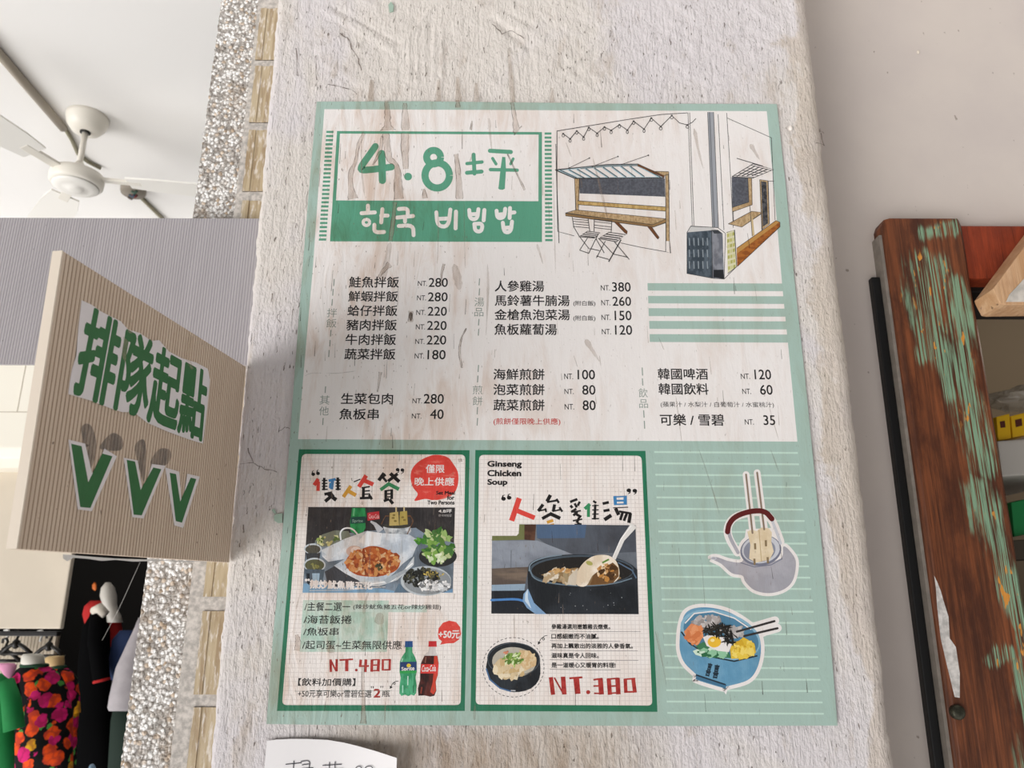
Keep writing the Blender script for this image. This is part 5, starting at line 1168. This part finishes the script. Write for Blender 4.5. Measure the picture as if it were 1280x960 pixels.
def build_clothes():
    FL = floral_mat(); YC = 2.35
    # hanging torso forms: only their pale neck caps show above the blouses
    for (rows, lab, col, Y) in (([(817.5, 41, 11), (820, 41, 13), (828, 41, 14), (831.5, 41, 13)], 'white neck cap of a torso form in the front flowered blouse', '#efece0', YC), ([(820, 71, 9), (822, 68.5, 11), (829, 68, 12), (833.5, 67.5, 11.5)], 'yellowish neck cap of a torso form in the rear flowered blouse', '#e2c48e', YC + .16)):
        o = loft_px(rows, Y, plain('neck_' + col, col, .5), .8).build('torso_form'); recentre(o); tag(o, lab, 'mannequin', 'torso forms on the clothes rail')
    def blouse(rows, Y, lab, cap):
        root = empty('flowered_blouse', hit(rows[-1][1], rows[-1][0], Y)); tag(root, lab, 'blouse', 'flowered blouses on the clothes rail')
        loft_px(rows, Y, FL, .6, 28, True, None, .03).build('body', root)
        s = tube_px(cap, Y, FL); s.build('sleeve', root)
        mb = MB(); y, x, hw = rows[0]; c = hit(x, y, Y); r = (hit(x + hw, y, Y) - c).length
        mb.tube([c + Vector((r * math.cos(a), r * .6 * math.sin(a), 0)) for a in [2 * math.pi * k / 20 for k in range(21)]], .006, plain('dark_green_trim', '#1f4a32', .8), 8); mb.build('collar', root)
    blouse([(832, 43, 15), (838, 44, 24), (846, 46, 30), (862, 50, 34), (890, 53, 37), (930, 53, 36), (985, 52, 37)], YC, 'black blouse with pink and orange flowers, nearest on the clothes rail', [(20, 848, 9, -.02), (20, 870, 11, -.03), (22, 905, 12, -.03)])
    blouse([(834, 69, 12), (839, 72, 18), (848, 76, 20), (866, 79, 20), (890, 79, 19), (930, 76, 19), (985, 74, 19)], YC + .16, 'flowered blouse half hidden behind the nearest one on the rail', [(88, 845, 5, .0), (93, 868, 6, .0), (94, 892, 6, .0)])
    # green shirt and pink collar at the frame edge
    GS = plain('green_jersey', '#12803f', .8, nscale=30, namt=.05); root = empty('green_shirt', hit(0, 985, YC - .15)); tag(root, 'plain green short-sleeved shirt hanging at the far left edge', 'shirt')
    loft_px([(842, -6, 8), (848, -5, 14), (860, -5, 20), (890, -5, 22), (930, -5, 22), (985, -5, 22)], YC - .15, GS).build('body', root); tube_px([(8, 852, 9, -.01), (14, 876, 11, -.02), (18, 912, 12, -.02)], YC - .15, GS).build('sleeve', root)
    o = loft_px([(829, 8, 10), (832, 9, 12), (838, 10, 9), (846, 11, 4), (851, 12, 1.5)], YC - .1, plain('pink_cotton', '#e79cc0', .8), .4).build('pink_collar'); recentre(o); tag(o, 'small pink collar of a garment above the green shirt', 'garment')
    # rail, hangers, ribbed board behind them
    mb = MB(); mb.box((hit(-60, 791, 2.30).x, 2.29, hit(20, 795, 2.30).z), (hit(74, 791, 2.30).x, 2.31, hit(20, 789, 2.30).z), plain('black_steel', '#141313', .4)); o = mb.build('clothes_rail', None, .002); recentre(o); tag(o, 'black rail under the cream panel carrying the hangers', 'rail')
    mb = MB(); x0 = hit(-60, 800, 2.62).x; x1 = hit(70, 800, 2.62).x; za = hit(30, 792, 2.62).z; zb = hit(30, 960, 2.62).z; n = 30; rp = plain('pale_ribbed_plastic', '#c9bda9', .5)
    for i in range(n): xa = x0 + (x1 - x0) * i / n; mb.box((xa, 2.62, zb), (xa + (x1 - x0) / n * .86, 2.635, za), rp)
    mb.box((x0, 2.632, zb), (x1, 2.64, za), plain('rib_gap', '#8d8373', .6)); o = mb.build('ribbed_board'); recentre(o); tag(o, 'pale ribbed board behind the hangers under the cream panel', 'board')
    HB = plain('black_hanger_plastic', '#17140f', .4); HW = plain('white_hanger_plastic', '#dcdcd8', .4)
    for i, (x, y, mt, lab) in enumerate(((20, 797, HB, 'black hanger between the two pale hangers, hooked over the rail'), (61, 800, HB, 'black hanger hanging just right of the white neck cap'), (6, 806, HB, 'black hanger above the green shirt'), (8, 795, HW, 'white hanger hook at the left end of the rail'), (50, 796, HW, 'white wire hanger hook above the white neck cap'))):
        root = empty('hanger', hit(x, y + 20, YC)); tag(root, lab, 'hanger', 'hangers on the clothes rail')
        q = lambda dx, dy: hit(x + dx, y + dy, YC + .18 + .015 * i); mb = MB()
        mb.tube([q(-3, -2), q(-2, -7), q(2, -8), q(4, -4), q(1, 2), q(0, 6)], .004, mt, 8); mb.build('hook', root)
        if i < 3:
            mb = MB(); mb.tube([q(-19, 20), q(-10, 12), q(0, 6), q(10, 12), q(19, 20)], .0065, mt, 8); mb.tube([q(-19, 20), q(19, 20)], .005, mt, 8); mb.build('shoulder_bar', root)
            mb = MB(); mb.lathe(q(0, 8), [(.004, -.014), (.011, -.008), (.011, .008), (.004, .014)], mt, 10); mb.build('neck_block', root)
build_clothes()
def build_panels():
    CR = plain('cream_panel_paint', '#ded2bf', .6, nscale=6, namt=.04); Y = 2.2
    xr0 = hit(88, 700, Y).x; xr1 = hit(76, 788, Y).x; zb = hit(40, 786, Y).z; zt = hit(40, 560, Y).z; xl = hit(-60, 700, Y).x - .1
    mb = MB(); xr = (xr0 + xr1) / 2
    for a, b_ in (((xl, Y), (xr, Y + .05)),):
        mb.box((a[0], a[1], zb), (b_[0], b_[1] - .032, zt), CR)
    o = mb.build('cream_panel', None, .004); recentre(o); tag(o, 'plain cream panel left of the dark doorway above the clothes rail', 'panel')
    # rounded cream wall unit above
    zt2 = hit(40, 430, Y).z; zb2 = hit(20, 583, Y - .1).z; rings = []; WH = plain('white_unit_plastic', '#f3eee0', .45)
    prof = [(Y + .03, zt2), (Y - .10, zt2), (Y - .115, zt2 - .02), (Y - .115, zb2 + .05), (Y - .105, zb2 + .02), (Y - .07, zb2), (Y + .03, zb2)]
    x1 = hit(92, 520, Y - .1).x; root = empty('wall_unit', (xl + .3, Y, zb2)); tag(root, 'bright cream wall unit with rounded lower edge above the cream panel', 'appliance')
    mb = MB(); mb.loft([[Vector((x, y, z)) for y, z in prof] for x in (xl, x1)], WH, True, False); mb.build('casing', root, .006)
    zs = hit(20, 515, Y - .115).z; mb = MB(); mb.box((xl, Y - .1158, zs - .0012), (x1, Y - .1152, zs + .0012), plain('unit_seam', '#c9bfae', .6)); xs = hit(26, 490, Y - .115).x; mb.box((xs - .001, Y - .1158, zs), (xs + .001, Y - .1152, zt2 - .03), plain('unit_seam', '')); mb.build('seam', root)
build_panels()
def build_dark_shop_goods():
    Y = 3.4; RD = plain('red_fleece', '#b5201f', .85); BK = plain('black_cloth', '#060607', .9, 0, .05); SK = plain('mannequin_grey', '#c9c4bb', .5)
    root = empty('mannequin', hit(125, 985, Y)); tag(root, 'grey mannequin in a red top and black coat in the dark doorway', 'mannequin')
    mb = MB(); loft_px([(728, 135, 3), (735, 135, 8), (745, 135.5, 10), (755, 137, 8.5), (762, 140, 7), (770, 142, 9), (778, 143, 10)], Y, SK, .9, 20, True, mb); mb.build('head', root)
    loft_px([(751, 122, 9), (758, 122, 16), (768, 126, 22), (785, 130, 22), (805, 136, 15), (825, 134, 10)], Y + .03, RD, .6).build('red_top', root)
    loft_px([(770, 122, 10), (785, 120, 17), (830, 118, 20), (900, 116, 22), (985, 114, 24)], Y - .02, BK, .5).build('coat', root)
    s = tube_px([(122, 768, 9, -.1), (122, 800, 11, -.14), (127, 850, 9.5, -.16)], Y, BK).build('sleeve', root); tube_px([(127, 849, 9.6, -.16), (127.3, 852, 9.6, -.16)], Y, RD).build('cuff', s)
    tube_px([(117, 764, 5, -.12), (124, 760, 6, -.13), (132, 768, 5, -.13)], Y, plain('pale_fleece', '#d9d0c2', .8)).build('collar', root)
    root = empty('mannequin', hit(160, 985, Y - .3)); tag(root, 'mannequin torso in a pale grey shirt beside the pebbled strip', 'mannequin')
    loft_px([(772, 176, 3), (785, 176, 8), (805, 173, 14), (835, 166, 20), (870, 158, 20), (884, 152, 17), (888, 150, 14)], Y - .3, plain('pale_grey_cotton', '#b3adb0', .8, nscale=14, namt=.1), .6, 24, True, None, .04).build('grey_shirt', root)
    loft_px([(872, 160, 14), (900, 156, 17), (985, 152, 18)], Y - .25, plain('dark_green_cloth', '#12261c', .85), .6).build('trousers', root)
    o = loft_px([(788, 160, 10), (800, 156, 16), (830, 150, 14), (850, 148, 9)], Y - .1, plain('navy_cloth', '#1d2f55', .85), .5).build('navy_garment'); recentre(o); tag(o, 'navy blue garment between the red mannequin and the grey shirt', 'garment')
    o = tube_px([(115, 985, 4, 0), (115, 960, 4, 0), (115, 957, 3, 0), (115, 955, 1.5, 0)], 2.6, plain('pale_blue_plastic', '#9fc3e0', .4)).build('blue_tip'); recentre(o); tag(o, 'pale blue rounded tip at the bottom of the dark doorway', 'object')
    o = loft_px([(728, 118.5, 1), (731, 118, 2.6), (735, 118, 2.6), (738, 118.5, 1)], Y + .5, plain('orange_tag', '#d9702a', .6), .3).build('orange_tag'); recentre(o); tag(o, 'tiny orange tag in the dark above the red mannequin', 'tag')
    mb = MB(); a = hit(175, 703, 1.9); b_ = hit(128, 800, 2.2); mb.tube([a, (a + b_) / 2 + Vector((0, 0, -.01)), b_], .0004, plain('cobweb_thread', '#cfcac4', .5), 6); o = mb.build('cobweb_thread'); recentre(o); tag(o, 'fine cobweb thread slanting across the dark doorway under the queue sign', 'cobweb')
build_dark_shop_goods()
# ------------------------------------------------------------------ things in the window
def prism(pts, Y0, Y1, mt, mb=None):
    mb = mb or MB(); P = [hit(x, y, Y0) for x, y in pts]; n = len(P); Q = [p + Vector((0, Y1 - Y0, 0)) for p in P]
    mb.add(P + Q, [tuple(range(n)), tuple(range(2 * n - 1, n - 1, -1))] + [(i, n + i, n + (i + 1) % n, (i + 1) % n) for i in range(n)], mt); return mb
def build_window_goods():
    root = empty('timber_board', hit(1300, 380, 1.05)); tag(root, 'slanted pale worn timber board jutting across the top rail of the window', 'timber')
    prism([(1330, 243), (1281, 308), (1241.5, 361), (1244, 367), (1251, 380), (1257, 381), (1330, 380)], 1.05, 1.10, M_TIMBER).build('board', root, .001)
    prism([(1330, 285), (1296, 330), (1277, 352), (1262, 368), (1258, 377), (1330, 377)], 1.0485, 1.0502, plain('flaking_white_paint', '#c9c2b8', .7, nscale=70, namt=.15)).build('painted_face', root)
    SH = plain('white_shelf_board', '#cfcac2', .5); Y = 1.62
    mb = prism([(1247, 551), (1420, 540), (1420, 585), (1253, 596)], Y, 2.1, SH); o = mb.build('shelf_box', None, .004); recentre(o); tag(o, 'white box shelf inside the window under the yellow packets', 'shelf')
    YL = plain('yellow_card', '#e8b81c', .5); DK = plain('dark_print', '#5a2a20', .5)
    for i, (pts, mk, lab) in enumerate((([(1245.5, 521), (1262, 517), (1264, 548), (1248, 551)], [(1250, 527), (1256, 526), (1257, 534), (1251, 535)], 'yellow packet nearest the window stile on the white shelf'), ([(1263.5, 520), (1292, 513), (1295, 541), (1266, 547)], [(1269, 525), (1277, 523), (1278, 532), (1270, 534)], 'yellow packet second from the window stile on the white shelf'))):
        root = empty('packet', hit(pts[3][0], pts[3][1], Y)); tag(root, lab, 'packet', 'yellow packets on the shelf'); prism(pts, Y + .01, Y + .07, YL).build('carton', root, .0015); prism(mk, Y + .0092, Y + .0105, DK).build('print', root)
    mb = prism([(1264, 628), (1310, 618), (1312, 662), (1268, 671)], Y, Y + .1, plain('green_card', '#1f8a4a', .5)); mb.build('carton_tmp') if 0 else None
    o = mb.build('green_carton', None, .002); recentre(o); tag(o, 'green carton inside the window below the white shelf', 'carton')
    mb = prism([(1258, 676), (1420, 664), (1420, 690), (1262, 700)], Y - .02, 2.1, plain('dark_shelf', '#4d4438', .7)); o = mb.build('lower_shelf', None, .002); recentre(o); tag(o, 'dark lower shelf inside the window carrying the green carton', 'shelf')
    bm = bmesh.new(); bmesh.ops.create_icosphere(bm, subdivisions=4, radius=1); c = hit(1285, 500, Y + .12); s = Vector((.085, .05, .03))
    for v in bm.verts:
        d = 1 + .28 * noise.noise(v.co * 2.2) + .1 * noise.noise(v.co * 7); v.co = Vector((v.co.x * s.x, v.co.y * s.y, v.co.z * s.z)) * d + c
    me = bpy.data.meshes.new('plastic_bag'); bm.to_mesh(me); bm.free(); o = bpy.data.objects.new('plastic_bag', me); COL.objects.link(o); me.materials.append(plain('clear_bag_film', '#b7b2a8', .25, alpha=.55)); recentre(o); tag(o, 'crumpled clear plastic bag behind the yellow packets', 'bag')
build_window_goods()

def build_cracks():
    A = Art(FULL, plane_at(.9976)); K = stain_mat('crack_line', '#5b4a3d', .85); K2 = stain_mat('crack_stain', '#a08a74', .38); rd = random.Random(11)
    def crack(pts, w=1.2, mt=K):
        o = []
        for i in range(len(pts) - 1):
            for j in range(4):
                t = j / 4; o.append((pts[i][0] * (1 - t) + pts[i + 1][0] * t + rd.uniform(-.8, .8), pts[i][1] * (1 - t) + pts[i + 1][1] * t + rd.uniform(-.8, .8)))
        o.append(pts[-1]); A.ribbon(o, [rd.uniform(.3, w) for _ in o], mt)
    for p_ in ([(300, 580), (316, 578), (330, 586), (346, 590)], [(316, 578), (310, 560)], [(352, 408), (346, 396), (352, 388)], [(348, 540), (356, 534), (362, 536)], [(370, 60), (372, 95)], [(394, 70), (396, 100)], [(437, 55), (446, 70), (452, 88)], [(425, 42), (436, 50), (440, 62)], [(410, 105), (440, 112), (446, 118)], [(615, 30), (628, 42), (640, 38), (655, 48)], [(1020, 178), (1030, 182), (1026, 166)]): crack(p_, 1.6)
    for i in range(46):
        y = rd.uniform(120, 930); x = rd.uniform(352 - .09 * y + 8, 396 - .082 * (y - 127) - 6); crack([(x, y), (x - rd.uniform(0, 2), y + rd.uniform(3, 12))], rd.uniform(.7, 1.8))
    for i in range(40):
        y = rd.uniform(4, 124); x = rd.uniform(355, 990); crack([(x, y), (x + rd.uniform(-2, 2), y + rd.uniform(3, 14))], rd.uniform(.6, 1.5), K if rd.random() < .6 else K2)
    for i in range(26):
        y = rd.uniform(20, 950); x = 978 + .1 * y + rd.uniform(4, 28); crack([(x, y), (x + rd.uniform(0, 2), y + rd.uniform(3, 16))], rd.uniform(.5, 1.2), K if rd.random() < .5 else K2)
    for i in range(30):
        x = rd.uniform(340, 1030); y = rd.uniform(912, 950); crack([(x, y), (x + rd.uniform(-1, 2), y + rd.uniform(3, 14))], rd.uniform(.6, 1.6), K if rd.random() < .5 else K2)
    for (x0, y0, x1, y1, w) in ((465, 100, 463, 128, 9), (548, 100, 548, 128, 7), (572, 96, 573, 127, 8), (595, 104, 596, 127, 7), (636, 60, 641, 128, 7), (690, 110, 690, 128, 6)): A.ribbon(A.curve([(x0, y0), ((x0 + x1) / 2 + 2, (y0 + y1) / 2), (x1, y1)]), [w * .4] + [w * .8] * 3 + [w] * 5, K2) if 0 else A.ribbon([(x0, y0), (x1, y1)], [w * .5, w], K2)
    tag(A.build('plaster_cracks', PILLAR), 'dark hairline cracks and drips in the plaster', kind='stuff')
build_cracks()
